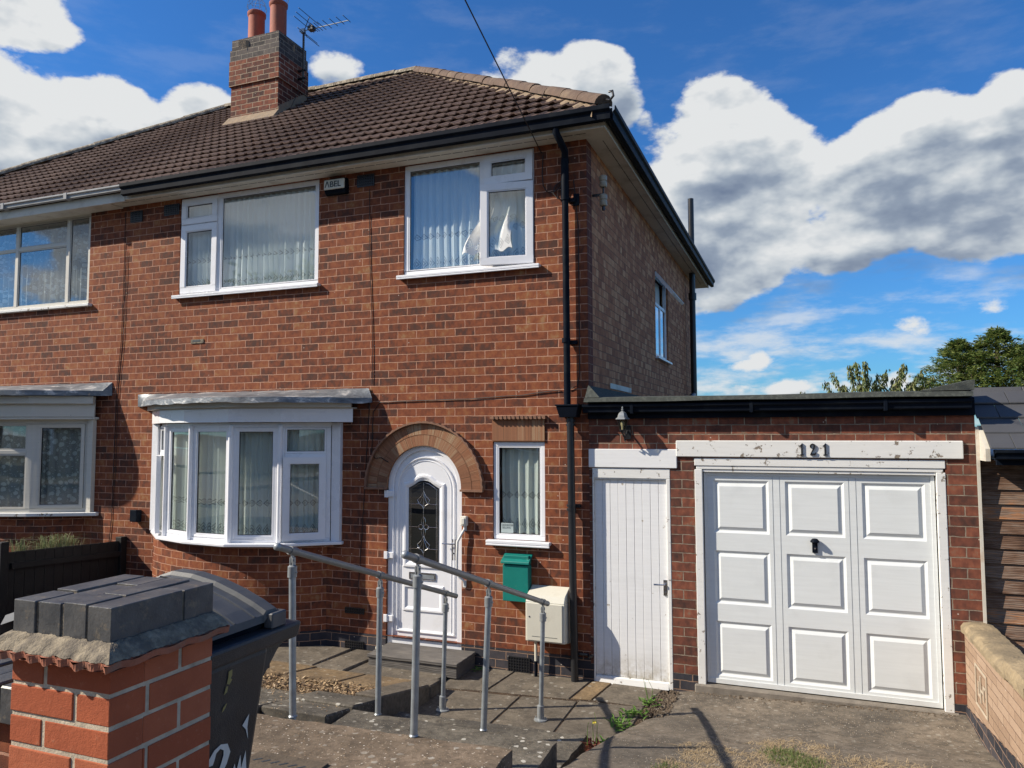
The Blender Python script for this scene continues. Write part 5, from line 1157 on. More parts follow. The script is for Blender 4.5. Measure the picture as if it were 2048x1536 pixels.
t = thing('meter_box', 'cream gas meter cabinet on the wall left of the black downpipe', 'meter box')
mb = MB(); a0_, a1_, b0, b1, yy = -.606, -.205, .235, .700, -.205
mb.hexa([(a0_, yy, b0+.03), (a1_, yy, b0+.03), (a1_+.0, -.003, b0-.01), (a0_, -.003, b0-.01)], [(a0_, yy, b1-.06), (a1_, yy, b1-.06), (a1_, -.003, b1-.06), (a0_, -.003, b1-.06)])
mb.hexa([(a0_, yy, b1-.0595), (a1_, yy, b1-.0595), (a1_, -.003, b1-.0595), (a0_, -.003, b1-.0595)], [(a0_+.0, yy+.035, b1+.005), (a1_, yy+.035, b1+.005), (a1_, -.003, b1+.075), (a0_, -.003, b1+.075)])
mb.build('cabinet', 'cream_grp', t, bevel=.006)
mb = MB(); mb.box(a0_+.020, a1_-.022, yy-.012, yy-.001, b0+.045, b1-.065); mb.box(a0_+.07, a1_-.07, yy-.014, yy-.0125, b0+.082, b0+.086, 1); dd = mb.build('door', ['cream_grp', 'ink'], t, bevel=.003)
mb = MB(); mb.tube([(a0_+.045, yy-.011, .505), (a0_+.045, yy-.015, .505)], .008, 10); mb.build('lock', 'ink', dd)
mb = MB(); mb.tube([(-.545, -.075, .24), (-.545, -.075, .04)], .014, 10); mb.tube([(-.545, -.075, .04), (-.545, -.075, -.11)], .0165, 10, 1); mb.build('pipe', ['cream_grp', 'black_plastic'], t, smooth=True)

t = thing('wall_lantern', 'six-sided black carriage lantern on the garage wall above the white side door header', 'lantern')
lx, ly = .375, -.135
mb = MB(); mb.lathe((lx, ly, 2.445), [(.070, -.008), (.066, .0), (.050, .012), (.046, .030), (.036, .052), (.018, .066), (.008, .072), (.012, .082), (.013, .088), (.006, .094), (.009, .104), (.006, .114), (.002, .130)], 6); mb.build('roof', 'fitting_grey', t)
mb = MB()
for k in range(6):
    a = k*PI/3; mb.tube([(lx+.050*math.cos(a), ly+.050*math.sin(a), 2.437), (lx+.028*math.cos(a), ly+.028*math.sin(a), 2.335)], .0035, 4)
mb.lathe((lx, ly, 2.30), [(.010, 0), (.020, .012), (.032, .030), (.032, .036), (.026, .038)], 6)
mb.tube([(lx, ly, 2.305), (lx+.004, ly+.01, 2.275), (lx+.010, -.085, 2.262), (lx+.018, -.05, 2.290), (lx+.02, -.01, 2.33)], .008, 8); mb.tube([(lx+.008, -.10, 2.262), (lx+.012, -.095, 2.235), (lx+.015, -.075, 2.222)], [.007, .009, .004], 8); mb.box(lx-.012, lx+.052, -.014, -.001, 2.245, 2.375); mb.build('bracket', 'black_iron', t)
mb = MB()
for k in range(6):
    a, b = k*PI/3+.04, (k+1)*PI/3-.04
    mb.poly([(lx+.048*math.cos(a), ly+.048*math.sin(a), 2.436), (lx+.048*math.cos(b), ly+.048*math.sin(b), 2.436), (lx+.027*math.cos(b), ly+.027*math.sin(b), 2.337), (lx+.027*math.cos(a), ly+.027*math.sin(a), 2.337)])
mb.build('glass', 'glass_lamp', t, recalc=False)
mb = MB(); mb.lathe((lx, ly, 2.335), [(.012, 0), (.012, .03), (.02, .05), (.018, .075), (.004, .085)], 10); mb.build('bulb', 'cream_grp', t, smooth=True)

t = thing('insulator_bracket', 'two cream ceramic cable insulators on an iron bracket high on the shaded side wall', 'insulator')
mb = MB(); mb.box(.004, .13, .215, .235, 4.775, 4.800); mb.tube([(.12, .225, 4.70), (.12, .225, 4.93)], .010, 6); mb.tube([(.12, .225, 4.62), (.12, .225, 4.70)], .018, 8); mb.build('bracket', 'black_iron', t)
for z, nn in ((4.865, 'insulator'), (4.665, 'insulator')): mb = MB(); mb.lathe((.12, .225, z), [(.034, 0), (.040, .01), (.040, .05), (.034, .056), (.034, .064), (.042, .07), (.042, .115), (.030, .125)], 14); mb.build(nn, 'ceramic', t, smooth=True)

t = thing('tv_aerial', 'black television aerial on a short mast strapped to the chimney side', 'aerial')
mx, my = -5.80, 3.05
mb = MB(); mb.tube([(mx, my, 8.30), (mx-.005, my, 9.22)], .019, 8); mb.build('mast', 'black_iron', t)
mb = MB()
for z in (8.36, 8.50): mb.box(-5.932, mx+.05, my-.02, my+.02, z-.012, z+.012)
mb.build('bracket', 'black_iron', t)
mb = MB(); mb.tube([(mx-.09, my, 9.20), (mx+.86, my+.06, 9.24)], .009, 6); mb.box(mx-.05, mx+.02, my-.03, my+.03, 9.16, 9.23); mb.build('boom', 'steel_galv', t)
mb = MB()
for x, l, z in ((.84, .09, 9.24), (.71, .10, 9.235), (.58, .10, 9.23), (.45, .11, 9.225), (.34, .11, 9.22), (.27, .11, 9.22), (.21, .11, 9.22), (.17, .11, 9.22)): mb.tube([(mx+x, my-l, z+.014), (mx+x, my+l+.05, z+.014)], .006, 5)
for dx, dz in ((.02, .12), (.06, .20), (.11, .28)): mb.tube([(mx+dx, my-.30, 9.20+dz*.8), (mx+dx, my+.26, 9.20+dz*.8)], .006, 5); 
for dx, dz in ((.03, -.06), (.07, -.12)): mb.tube([(mx+dx, my-.22, 9.20+dz), (mx+dx, my+.34, 9.20+dz)], .006, 5)
mb.tube([(mx+.01, my, 9.21), (mx+.11, my, 9.43)], .007, 5); mb.tube([(mx+.01, my, 9.19), (mx+.07, my, 9.07)], .007, 5); mb.box(mx+.10, mx+.2, my-.04, my+.06, 9.18, 9.25); mb.build('element', 'black_iron', t, recalc=False)
mb = MB(); mb.tube([(mx, my, 8.34), (mx-.06, my+.0, 8.2), (-5.90, my-.1, 7.95), (-5.91, my-.2, 7.75)], .005, 4); mb.build('lead', 'cable_black', t)

def cable(name, pts, r, label, mat='cable_black', cat='cable', jit=.0):
    P = [Vector(p) for p in pts]; out_ = []
    for a, b in zip(P, P[1:]):
        n = max(1, int((b-a).length/.12))
        for i in range(n): out_.append(a.lerp(b, i/n) + (Vector((RD.uniform(-jit, jit), 0, RD.uniform(-jit, jit))) if jit else Vector()))
    out_.append(P[-1]); mb = MB(); mb.tube(out_, r, 5); return tag(mb.build(name, mat), label, cat)
cable('cable', [(-6.30, -.008, 5.24), (-6.29, -.008, 4.3), (-6.31, -.008, 3.4), (-6.36, -.008, 2.9), (-6.37, -.008, 2.0), (-6.38, -.008, 1.2), (-6.41, -.008, .9)], .004, 'dark cable running down the brickwork at the joint between the two houses', jit=.003)
cable('cable', [(-6.235, -.008, 4.7), (-6.26, -.008, 3.6), (-6.33, -.008, 2.7), (-6.33, -.008, 1.9), (-6.36, -.008, 1.4)], .003, 'thinner second cable hanging beside the joint between the two houses', jit=.004)
cable('cable', [(-2.56, -.008, 5.10), (-2.545, -.008, 4.3), (-2.50, -.008, 3.4), (-2.50, -.010, 2.86)], .004, 'dark cable dropping between the two upper windows to the bow window roof', jit=.003)
cable('cable', [(-2.52, -.008, 2.80), (-2.56, -.008, 2.2), (-2.60, -.008, 1.4), (-2.66, -.008, .5)], .004, 'thin cable below the bow window roof beside the door arch', jit=.003)
cable('cable', [(-.29, -.012, 2.745), (-.7, -.010, 2.700), (-1.3, -.010, 2.670), (-1.9, -.010, 2.665), (-2.40, -.010, 2.650), (-2.48, -.010, 2.55), (-2.50, -.010, 2.1), (-2.44, -.03, 2.03), (-2.36, -.03, 2.04), (-2.28, -.02, 1.99)], .005, 'cable running across the wall above the door arch and tucking into the arch', jit=.003)
cable('cable', [(-.13, -.015, 4.9), (-.085, -.015, 4.4), (-.085, -.012, 3.6), (-.085, -.012, 2.9), (-.11, -.012, 2.78), (-.2, -.012, 2.745)], .005, 'thin cable hanging between the downpipe and the house corner', jit=.002)
lp = [(-.46, -.015, 5.20), (-.47, -.015, 5.0), (-.46, -.015, 4.88), (-.42, -.02, 4.81), (-.36, -.02, 4.79), (-.28, -.02, 4.83), (-.22, -.02, 4.90), (-.20, -.02, 4.82), (-.23, -.02, 4.74), (-.30, -.02, 4.72), (-.35, -.02, 4.78), (-.33, -.02, 4.86), (-.26, -.02, 4.90), (-.17, -.02, 4.90)]
cable('cable', lp, .006, 'loops of slack black cable on the brickwork between the right upper window and the downpipe')
a = Vector((-.475, -.02, 5.225)); b = Vector((-0.354, -2.2, 5.647)); d = (b-a)
cable('overhead_wire', [a + d*k/12*5 for k in range(13)], .006, 'telephone wire rising from the eaves to the top of the picture')
t = thing('key_safe', 'cream plastic key box and bent conduit beside the front door handle', 'key box')
mb = MB(); mb.box(-1.385, -1.318, -.060, -.002, 1.335, 1.435); mb.box(-1.372, -1.332, -.072, -.0605, 1.35, 1.42); mb.build('housing', 'rail_cream', t, bevel=.006)
plain('rail_white', (0.75, 0.75, 0.73), 0.35)
mb = MB(); mb.tube([(-1.352, -.02, 1.335), (-1.350, -.03, 1.30), (-1.375, -.045, 1.25), (-1.418, -.055, 1.17), (-1.425, -.055, 1.0), (-1.425, -.055, .85), (-1.40, -.05, .80), (-1.36, -.03, .765), (-1.355, -.02, .72)], .013, 10); mb.box(-1.374, -1.338, -.022, -.002, .695, .765); mb.box(-1.368, -1.335, -.02, -.002, 1.28, 1.334); mb.build('grab_rail', 'rail_white', t, smooth=True)
t = thing('outdoor_socket', 'small black box on the brick wall left of the bow window', 'socket box')
mb = MB(); mb.box(-5.965, -5.865, -.075, -.002, 1.195, 1.345); mb.build('housing', 'black_plastic', t, bevel=.01, seg=2); mb = MB(); mb.box(-5.972, -5.858, -.095, -.0755, 1.20, 1.352); mb.build('lid', 'black_plastic', t, bevel=.008, seg=2)
mb = MB(); mb.box(-5.13, -4.93, -.010, .0, 3.435, 3.485); mb.box(-5.10, -4.98, -.012, -.0105, 3.455, 3.478, 1); mb.build('vent_hole', ['flaunching', 'ink'], house)

# ================================================================ STEPS, RAILS
t = thing('wooden_step', 'weathered grey timber box step in front of the white door', 'step')
mb = MB()
for i in range(4): y = -.475+i*.117; mb.box(-2.245-.006*(i % 2), -1.225, y, y+.112, .012, .046)
mb.build('tread', 'step_wood', t, bevel=.004)
mb = MB(); mb.box(-2.235, -1.235, -.462, -.435, -.10, .011); mb.box(-2.235, -2.208, -.434, -.02, -.10, .011); mb.box(-1.262, -1.235, -.434, -.02, -.112, .011); mb.build('riser', 'step_wood', t, bevel=.003)

def rail(name, x, label, bases):
    t = thing(name, label, 'handrail', 'galvanised handrails beside the steps'); RR_ = .0215
    zr_ = lambda y: 1.552 + .013 - .3175*(y+3.318)
    ya, yb = -3.52, -1.02
    mb = MB(); mb.tube([(x, ya, zr_(ya)), (x, yb, zr_(yb))], RR_, 18); mb.build('rail', 'rail_grey', t, smooth=True)
    for ye, s in ((ya, -1), (yb, 1)):
        mb = MB(); mb.tube([(x, ye+s*k, zr_(ye+s*k)) for k in (-.004, .010, .018, .022)], [.0235, .0235, .017, .006], 18); mb.build('end_cap', 'fitting_grey', t, smooth=True)
    for (px, y, zb, fl) in bases:
        yt = y + (0.0); zt = zr_(yt)-.075
        mb = MB(); mb.tube([(px, y, zb-.02), (x, yt, zt-.05)], .0195 if fl else .0215, 16); po = mb.build('post', 'steel_galv', t, smooth=True)
        mb = MB(); mb.tube([(x-.001, yt, zt-.085), (x, yt, zt-.02)], .0285, 16); mb.tube([(x, yt, zt-.02), (x, yt, zt-.012)], [.0285, .018], 16)
        mb.box(x-.013, x-.005, yt-.014, yt+.014, zt-.02, zt+.035); mb.box(x+.005, x+.013, yt-.014, yt+.014, zt-.02, zt+.035); mb.tube([(x-.018, yt, zt+.018), (x+.018, yt, zt+.018)], .008, 8); mb.box(x-.005, x+.005, yt-.012, yt+.012, zt+.005, zt+.055); mb.tube([(x+.026, yt, zt-.055), (x+.034, yt, zt-.055)], .006, 8)
        mb.build('swivel_joint', 'fitting_grey', t, smooth=True)
        d = Vector((0, 1, -.3175)).normalized(); c = Vector((x, yt, zr_(yt))); mb = MB(); mb.tube([c-d*.032, c+d*.032], .0275, 18); mb.build('collar', 'rail_grey', t, smooth=True)
        if fl:
            mb = MB(); mb.lathe((px, y, zb), [(.058, 0), (.058, .008), (.030, .014), (.029, .12), (.021, .124)], 20)
            for a in (0, PI): mb.tube([(px+.044*math.cos(a), y+.044*math.sin(a), zb+.006), (px+.044*math.cos(a), y+.044*math.sin(a), zb+.028)], .005, 6)
            mb.build('base_flange', 'fitting_grey', t, smooth=True)
        else:
            mb = MB(); mb.lathe((px, y, zb), [(.026, 0), (.028, .004), (.022, .012)], 16); mb.build('base_ring', 'fitting_grey', t, smooth=True)
rail('handrail', -.985, 'left galvanised handrail on three posts, the one nearer the wheelie bin', [(-.965, -3.375, .583, False), (-.995, -2.33, .233, False), (-1.01, -1.22, -.112, True)])
rail('handrail', -.110, 'right galvanised handrail on three posts, the one nearer the driveway', [(-.13, -3.375, .583, False), (-.15, -2.32, .233, False), (-.135, -1.13, -.112, True)])

# manhole cover in the path
t = thing('manhole_cover', 'rusty iron cover with diagonal slots set in the path beside the bin', 'manhole cover')
mb = MB(); mb.box(-.80, -.36, -4.30, -3.87, .575, .597); mb.build('plate', 'trunk', t, bevel=.003)
mb = MB()
for i in range(7):
    for j in range(3):
        x = -.81+i*.07; y = -4.22+j*.12; x = -.76+i*.055; mb.hexa([(x, y, .596), (x+.012, y-.004, .596), (x+.042, y+.03, .596), (x+.030, y+.034, .596)], [(x, y, .5985), (x+.012, y-.004, .5985), (x+.042, y+.03, .5985), (x+.030, y+.034, .5985)])
mb.build('slots', 'ink', t)

# ================================================================ PIER, WALLS, BIN
pier = thing('gate_pier', 'orange brick pier capped with blue engineering bricks in the near left foreground', 'pier')
def brick_faces(name, x0, x1, y0, y1, z0, z1, ch, parent, mat, bl=.215, jt=.011, start=0, mortar='pier_mortar'):
    """real bricks: each course alternates, laid round a mortar core"""
    core = MB(); core.box(x0+.0025, x1-.0025, y0+.0025, y1-.0025, z0, z1); core.build('mortar_core', mortar, parent)
    mb = MB(); bh_ = ch-jt; k = 0; z = z1-bh_; hl = .1025
    while z > z0:
        a, b = (bl, x1-x0-bl-jt) if (k+start) % 2 else (x1-x0-bl-jt, bl)
        sx = [(x0, x0+a), (x0+a+jt, x1)]
        c, d = (y1-y0-bl-jt, bl) if (k+start) % 2 else (bl, y1-y0-bl-jt)
        sy_ = [(y0, y0+c), (y0+c+jt, y1)]
        j = lambda s=.0015: RD.uniform(-s, s)
        # front face bricks (depth .1), then right face
        for n_, (p, q) in enumerate(sx):
            mb.box(p+j(), q+j() if n_ == 0 else x1+j(.001), y0+j(), y0+hl, z+j(.001), z+bh_+j(.001))
        for n_, (p, q) in enumerate(sy_):
            ys0 = max(p, y0+hl+.0005) if n_ == 0 else p
            mb.box(x1-hl, x1+j(), ys0, q, z+j(.001), z+bh_+j(.001))
        mb.box(x0+j(), x0+hl, y0+hl+jt, y1, z, z+bh_); mb.box(x0+hl+jt, x1-hl-jt, y1-.1, y1+.001, z, z+bh_)
        z -= ch; k += 1
    return mb.build(name, mat, parent, bevel=.0025, seg=2)
b = NB('pier_brick'); g_ = b.n('ShaderNodeNewGeometry'); o_ = b.obj(); rp = g_.outputs['Random Per Island']
c_ = b.ramp(rp, [(0, (0.33, 0.085, 0.040)), (0.5, (0.40, 0.108, 0.050)), (1, (0.46, 0.145, 0.072))]); nn_ = b.noise(o_, 9, 5, .6); c_ = b.mix(b.rng(nn_, .35, .7, 0, .5), c_, (0.27, 0.07, 0.035)); n2_ = b.noise(o_, 60, 4, .7); c_ = b.mix(b.rng(n2_, .6, .75, 0, .5), c_, (0.50, 0.22, 0.13)); n3_ = b.noise(o_, 300, 2, .7); b.set(c_, .9, spec=.2); b.bump(b.math('ADD', b.math('MULTIPLY', n2_, .6), b.math('MULTIPLY', n3_, .25)), .004, .8)
b = NB('blue_engineering'); o_ = b.obj(); nn_ = b.noise(o_, 12, 5, .65); c_ = b.mix(b.rng(nn_, .35, .65), (0.048, 0.050, 0.054), (0.098, 0.096, 0.094)); n2_ = b.noise(o_, 28, 5, .7); c_ = b.mix(b.rng(n2_, .56, .70, 0, .75), c_, (0.20, 0.16, 0.11)); v_ = b.vor(o_, 55); b.set(c_, .42, spec=.5); b.bump(b.math('ADD', b.math('MULTIPLY', b.math('LESS_THAN', v_.outputs['Distance'], .16), .25), b.math('MULTIPLY', b.noise(o_, 90, 3, .6), .4)), .004, .8)
plain('pier_mortar', (0.52, 0.44, 0.33), 0.95, 0.25, 20, bumpd=0.003, bsc=120, dirt=(0.28, 0.23, 0.17), dirtsc=18)
px0, px1, py0, py1 = .082, .418, -5.912, -5.576
brick_faces('brickwork', px0, px1, py0, py1, .60, 1.754, .0765, pier, 'pier_brick')
# tile creasing with worn wavy edge, mortar fillet above
mb = MB(); nE = 44
def edge_loop(off, wob, z):
    out_ = []; c = [(px0-off, py0-off), (px1+off, py0-off), (px1+off, py1+off*.3), (px0-off, py1+off*.3)]
    for i in range(4):
        a, b_ = Vector(c[i]), Vector(c[(i+1) % 4]); t_ = (b_-a).normalized(); nrm = Vector((t_.y, -t_.x)); L_ = (b_-a).length; k = 60
        for j in range(k):
            s = j/k; out_.append((a.x+(b_.x-a.x)*s + nrm.x*wob*math.sin(s*L_/.052*2*PI)*(1 if i != 1 else .2), a.y+(b_.y-a.y)*s + nrm.y*wob*math.sin(s*L_/.052*2*PI)*(1 if i != 1 else .2), z + (RD.uniform(-.001, .001) if i != 1 else 0) + (.003*math.sin(s*23)) - (.003*math.sin(s*L_/.052*2*PI) if i != 1 else 0)))
    return out_
lo, hi = edge_loop(.045, .004, 1.757), edge_loop(.048, .004, 1.774)
mb.ring(lo, hi); mb.poly([(x, y, 1.757) for x, y, z in lo][::-1]); mb.poly([(x, y, 1.774) for x, y, z in hi]); mb.build('tile_creasing', 'tile_creasing', pier)
mb = MB(); rr_ = []
for k, (off, z) in enumerate(((.044, 1.776), (.036, 1.788), (.026, 1.797), (.014, 1.806), (.002, 1.812))):
    lp_ = edge_loop(off, .003, z); rr_.append([(x+RD.uniform(-.0015, .0015), y+RD.uniform(-.0015, .0015), z_*.3+z*.7+RD.uniform(-.0015, .0015)) for x, y, z_ in lp_])
for a_, b_ in zip(rr_, rr_[1:]): mb.ring(a_, b_)
mb.build('mortar_fillet', 'flaunching', pier, smooth=True)
mb = MB(); mb.box(px0+.004, px1-.004, py0+.004, py1-.003, 1.795, 1.8875); mb.build('cap_mortar', 'flaunching', pier)
mb = MB(); w = .0765; g2_ = (px1-px0-4*w)/3
for i in range(4):
    x = px0+i*(w+g2_); f2 = i % 2 == 0
    cuts = [(py0, py0+.222), (py0+.232, py1)] if i in (1, 3) else [(py0, py0+.108), (py0+.118, py1)]
    for a_, b_ in cuts: mb.box(x+RD.uniform(-.001, .001), x+w, a_+RD.uniform(-.003, .003), b_, 1.799, 1.893+RD.uniform(-.0025, .0025))
mb.build('cap', 'blue_engineering', pier, bevel=.002, seg=2)
# low front wall running left from the pier
lw = thing('garden_wall', 'low red brick front wall with blue brick coping, at the left edge behind the pier', 'wall')
mb = MB(); mb.box(-3.6, px0-.004, -5.84, -5.63, .60, 1.555); mb.build('brickwork', 'brick_pier_low' if 'brick_pier_low' in MATS else 'brick_front', lw)
mb = MB(); x = px0-.012
while x > -3.5: mb.box(x-.070, x, -5.885, -5.60, 1.557+RD.uniform(-.002, .002), 1.655+RD.uniform(-.003, .003)); x -= .081
mb.build('coping', 'blue_engineering', lw, bevel=.004)

# wheelie bin
bn = thing('wheelie_bin', 'dark grey wheelie bin with flaking painted number, behind the brick pier', 'wheelie bin')
mb = MB()
def slope_box(mb, b0, b1, t0, t1, z0, z1, m=0): # b0,b1 = (x0,y0),(x1,y1) at bottom ; t0,t1 at top
    mb.hexa([(b0[0], b0[1], z0), (b1[0], b0[1], z0), (b1[0], b1[1], z0), (b0[0], b1[1], z0)], [(t0[0], t0[1], z1), (t1[0], t0[1], z1), (t1[0], t1[1], z1), (t0[0], t1[1], z1)], m)
slope_box(mb, (-.28, -5.55), (.10, -5.13), (-.34, -5.63), (.190, -5.040), .62, 1.56)
mb.build('body', 'bin_plastic', bn, bevel=.022, seg=3)
mb = MB(); slope_box(mb, (-.37, -5.66), (.205, -4.90), (-.375, -5.665), (.212, -4.885), 1.553, 1.613); mb.build('rim', 'bin_plastic', bn, bevel=.012, seg=2)
mb = MB(); mb.poly([(.17, -5.045, 1.552), (.17, -4.93, 1.552), (.165, -5.06, 1.47)]); mb.box(.16, .172, -5.055, -5.02, 1.47, 1.5525); mb.hexa([(.15, -5.06, 1.45), (.17, -5.06, 1.45), (.17, -5.05, 1.45), (.15, -5.05, 1.45)], [(.15, -5.06, 1.5525), (.17, -5.06, 1.5525), (.17, -4.95, 1.5525), (.15, -4.95, 1.5525)]); mb.build('gusset', 'bin_plastic', bn)
LP = [(.172, 1.638), (.168, 1.664), (.115, 1.690), (.035, 1.722), (-.06, 1.752), (-.17, 1.773), (-.27, 1.778), (-.335, 1.757), (-.355, 1.70)]
mb = MB(); ys_l = [(-5.655, -.030), (-5.64, -.004), (-5.60, .0), (-5.585, .0), (-5.055, .0), (-5.048, .014), (-4.995, .014), (-4.975, .002), (-4.965, -.045)]
def lidp(i, j): x, z = LP[i]; y, dz = ys_l[j]; return Vector((x + (.006 if 4 < j < 7 else 0), y, z+dz))
for i in range(len(LP)-1):
    for j in range(len(ys_l)-1): mb.poly([lidp(i, j), lidp(i+1, j), lidp(i+1, j+1), lidp(i, j+1)])
for j in range(5): # front-to-back ribs
    y = -5.50+j*.10; mb.tube([(x, y+.0, z+.001) for x, z in LP[1:-1]], .004, 5)
lid = mb.build('lid', 'bin_lid', bn, smooth=True, recalc=False)
mb = MB(); slope_box(mb, (-.35, -5.63), (.150, -5.0), (-.35, -5.62), (.160, -5.0), 1.614, 1.66); mb.build('inner_rim', 'black_plastic', bn)
mb = MB(); mb.box(.160, .2, -5.045, -4.965, 1.614, 1.668); mb.hexa([(.10, -5.0, 1.614), (.175, -5.0, 1.614), (.175, -4.955, 1.614), (.10, -4.955, 1.614)], [(.10, -4.998, 1.70), (.165, -4.998, 1.668), (.165, -4.975, 1.668), (.10, -4.975, 1.70)]); mb.build('lid_catch', 'bin_lid', bn, bevel=.004)
for y in (-5.50, -5.2): mb = MB(); mb.tube([(-.30, y-.03, .69), (-.30, y+.03, .69)], .10, 20); mb.build('wheel', 'black_plastic', bn, smooth=True)
def bz(z): return .10 + (z-.62)*(.09/.94) + .0025
def bin_poly(mb, pts): mb.poly([(bz(z), y, z) for y, z in pts])
mb = MB(); s_ = .19; o2 = (-5.308, 1.10)
for lp_ in G2[:2]:
    tri = tessellate_polygon([[Vector((a, b, 0)) for a, b in lp_]])
    for t3 in tri: bin_poly(mb, [(o2[0]+lp_[k][0]*s_, o2[1]+lp_[k][1]*s_) for k in t3])
mb.build('painted_number', 'sticker_white', bn, recalc=False)
mb = MB(); 
for pts in ([(-5.155, 1.315), (-5.125, 1.345), (-5.128, 1.30), (-5.118, 1.255), (-5.135, 1.295)], [(-5.19, 1.16), (-5.175, 1.195), (-5.165, 1.16), (-5.15, 1.215), (-5.14, 1.165), (-5.125, 1.22), (-5.112, 1.15), (-5.15, 1.12)]):
    mb.poly([(bz(z)+.0005, y, z) for y, z in pts])
mb.build('painted_mark', 'sticker_white', bn, recalc=False)
mb = MB()
for pts in ([(-5.285, 1.535), (-5.268, 1.538), (-5.266, 1.518), (-5.272, 1.510), (-5.264, 1.504), (-5.275, 1.49), (-5.288, 1.496), (-5.284, 1.515)], [(-5.29, 1.488), (-5.28, 1.486), (-5.283, 1.468), (-5.297, 1.462)], [(-5.295, 1.42), (-5.277, 1.432), (-5.285, 1.415), (-5.298, 1.405)]):
    mb.poly([(bz(z), y+.035, z-.01) for y, z in pts])
mb.build('sticker_remnant', 'sticker_yellow', bn, recalc=False)

# fence between the front gardens
fe = thing('fence', 'black stained timber fence, its colour deepened for shade, between the two front gardens', 'fence')
mb = MB(); fx = -6.15
for i in range(13):
    y = -.03-i*.118; mb.hexa([(fx-.012, y-.113, -.2), (fx+.008, y-.113, -.2), (fx+.008, y, -.2), (fx-.012, y, -.2)], [(fx-.012, y-.113, .955+.035*i/6), (fx+.008, y-.113, .955+.035*i/6), (fx+.008, y, .945+.035*i/6), (fx-.012, y, .945+.035*i/6)])
mb.hexa([(fx+.009, -1.5, .84), (fx+.045, -1.5, .84), (fx+.045, -.02, .76), (fx+.009, -.02, .76)], [(fx+.009, -1.5, .90), (fx+.045, -1.5, .90), (fx+.045, -.02, .82), (fx+.009, -.02, .82)]); mb.build('panel', 'fence_black', fe)
for y, z in ((-.045, 1.0), (-1.58, 1.14)): mb = MB(); mb.box(fx-.05, fx+.05, y-.05, y+.04, -.2, z); mb.build('post', 'fence_black', fe, bevel=.005)
mb = MB()
for i in range(26): y = -1.66-i*.15; mb.box(fx-.015, fx+.01, y-.145, y, 0, 1.12+.02*i/6+.003*(i % 3))
mb.build('panel', 'fence_black', fe)

# boundary wall on the right
plain('rail_tan', (0.46, 0.39, 0.30), 0.8)
bw_ = thing('boundary_wall', 'buff block garden wall with a mossy stone coping beside the driveway', 'wall')
mb = MB(); WX0, WX1 = 3.205, 3.405; zt_ = lambda y: .648+.022*(-y)
yl_ = [-.012, -1.46]
mb.hexa([(WX0, -6.2, -.3), (WX1, -6.2, -.3), (WX1, -.012, -.3), (WX0, -.012, -.3)], [(WX0, -6.2, zt_(-6.2)), (WX1, -6.2, zt_(-6.2)), (WX1, -.012, zt_(0)), (WX0, -.012, zt_(0))]); mb.build('blockwork', 'wall_blocks', bw_)
mb = MB(); mb.hexa([(WX0-.012, -6.2, .3), (WX0-.001, -6.2, .3), (WX0-.001, -.012, -.3), (WX0-.012, -.012, -.3)], [(WX0-.012, -6.2, .82), (WX0-.001, -6.2, .82), (WX0-.001, -.012, .045), (WX0-.012, -.012, .045)]); mb.build('plinth', 'brick_blue', bw_)
def coping(y0, y1, dz=0.0, ov=.022, hh=.085):
    mb = MB(); n = max(2, int((y0-y1)/.05)); sec = [(-ov, 0), (-ov-.004, hh*.5), (-ov+.02, hh*.88), (.05, hh*1.02), (.15, hh), (.2+ov-.02, hh*.85), (.2+ov, hh*.4), (.2+ov, 0)]; pr = None
    for i in range(n+1):
        y = lerp(y0, y1, i/n); rg = [Vector((WX0+a+RD.uniform(-.004, .004), y, zt_(y)+dz+.001+b+RD.uniform(-.004, .004)*(b > .01))) for a, b in sec]
        if pr:
            for k in range(len(sec)): mb.poly([pr[k], pr[(k+1) % len(sec)], rg[(k+1) % len(sec)], rg[k]])
        else: mb.poly(rg)
        pr = rg
    mb.poly(pr[::-1]); return mb.build('coping_stone', 'coping_stone', bw_, smooth=True)
coping(.0, -.745); coping(-.752, -1.42); coping(-1.425, -1.95, .035, .035, .11); coping(-1.957, -2.9); coping(-2.91, -3.9)
mb = MB(); xb = WX0-.004
def pb(y0, y1, z0, z1): mb.box(xb-.006, xb, y0, y1, z0, z1)
for q in ((-.80, -.42, .205, .22), (-.80, -.42, .50, .515), (-.435, -.42, .2205, .4995), (-.80, -.785, .2205, .4995), (-.70, -.685, .30, .42), (-.60, -.585, .26, .46), (-.684, -.601, .35, .365), (-.584, -.52, .30, .315), (-.534, -.52, .3155, .40), (-.76, -.7005, .40, .415)): pb(*q)
mb.build('fret_block', 'rail_tan', bw_)

# timber shed / car port next door
sh_ = thing('outbuilding', 'timber clad outbuilding with grey slates, beyond the boundary wall at the right edge', 'outbuilding')
mb = MB(); bh2 = .122
for i in range(19):
    z = 2.07-(i+1)*bh2; u0 = RD.uniform(0, 5)
    P = [(3.372, .055, z), (5.6, .055, z), (5.6, .070, z+bh2), (3.372, .070, z+bh2)]
    mb.poly(P, 0, [(u0, z), (u0+2.2, z), (u0+2.2, z+bh2), (u0, z+bh2)]); mb.poly([(3.372, .055, z), (3.372, .09, z), (5.6, .09, z), (5.6, .055, z)]); mb.poly([(3.372, .09, z), (3.372, .055, z), (3.372, .07, z+bh2), (3.372, .09, z+bh2)])
mb.box(3.372, 5.6, .091, 4.0, -.3, 2.10, 1); mb.build('cladding', ['clapboard', 'dark_room'], sh_, recalc=False)
mb = MB(); mb.box(3.347, 3.371, -.008, .06, .70, 2.35); mb.build('render_strip', 'render_white', sh_)
mb = MB(); RNG = [(-.30, 2.150, .0), (-.115, 2.275, .0), (.065, 2.40, .0), (.24, 2.525, .0)]
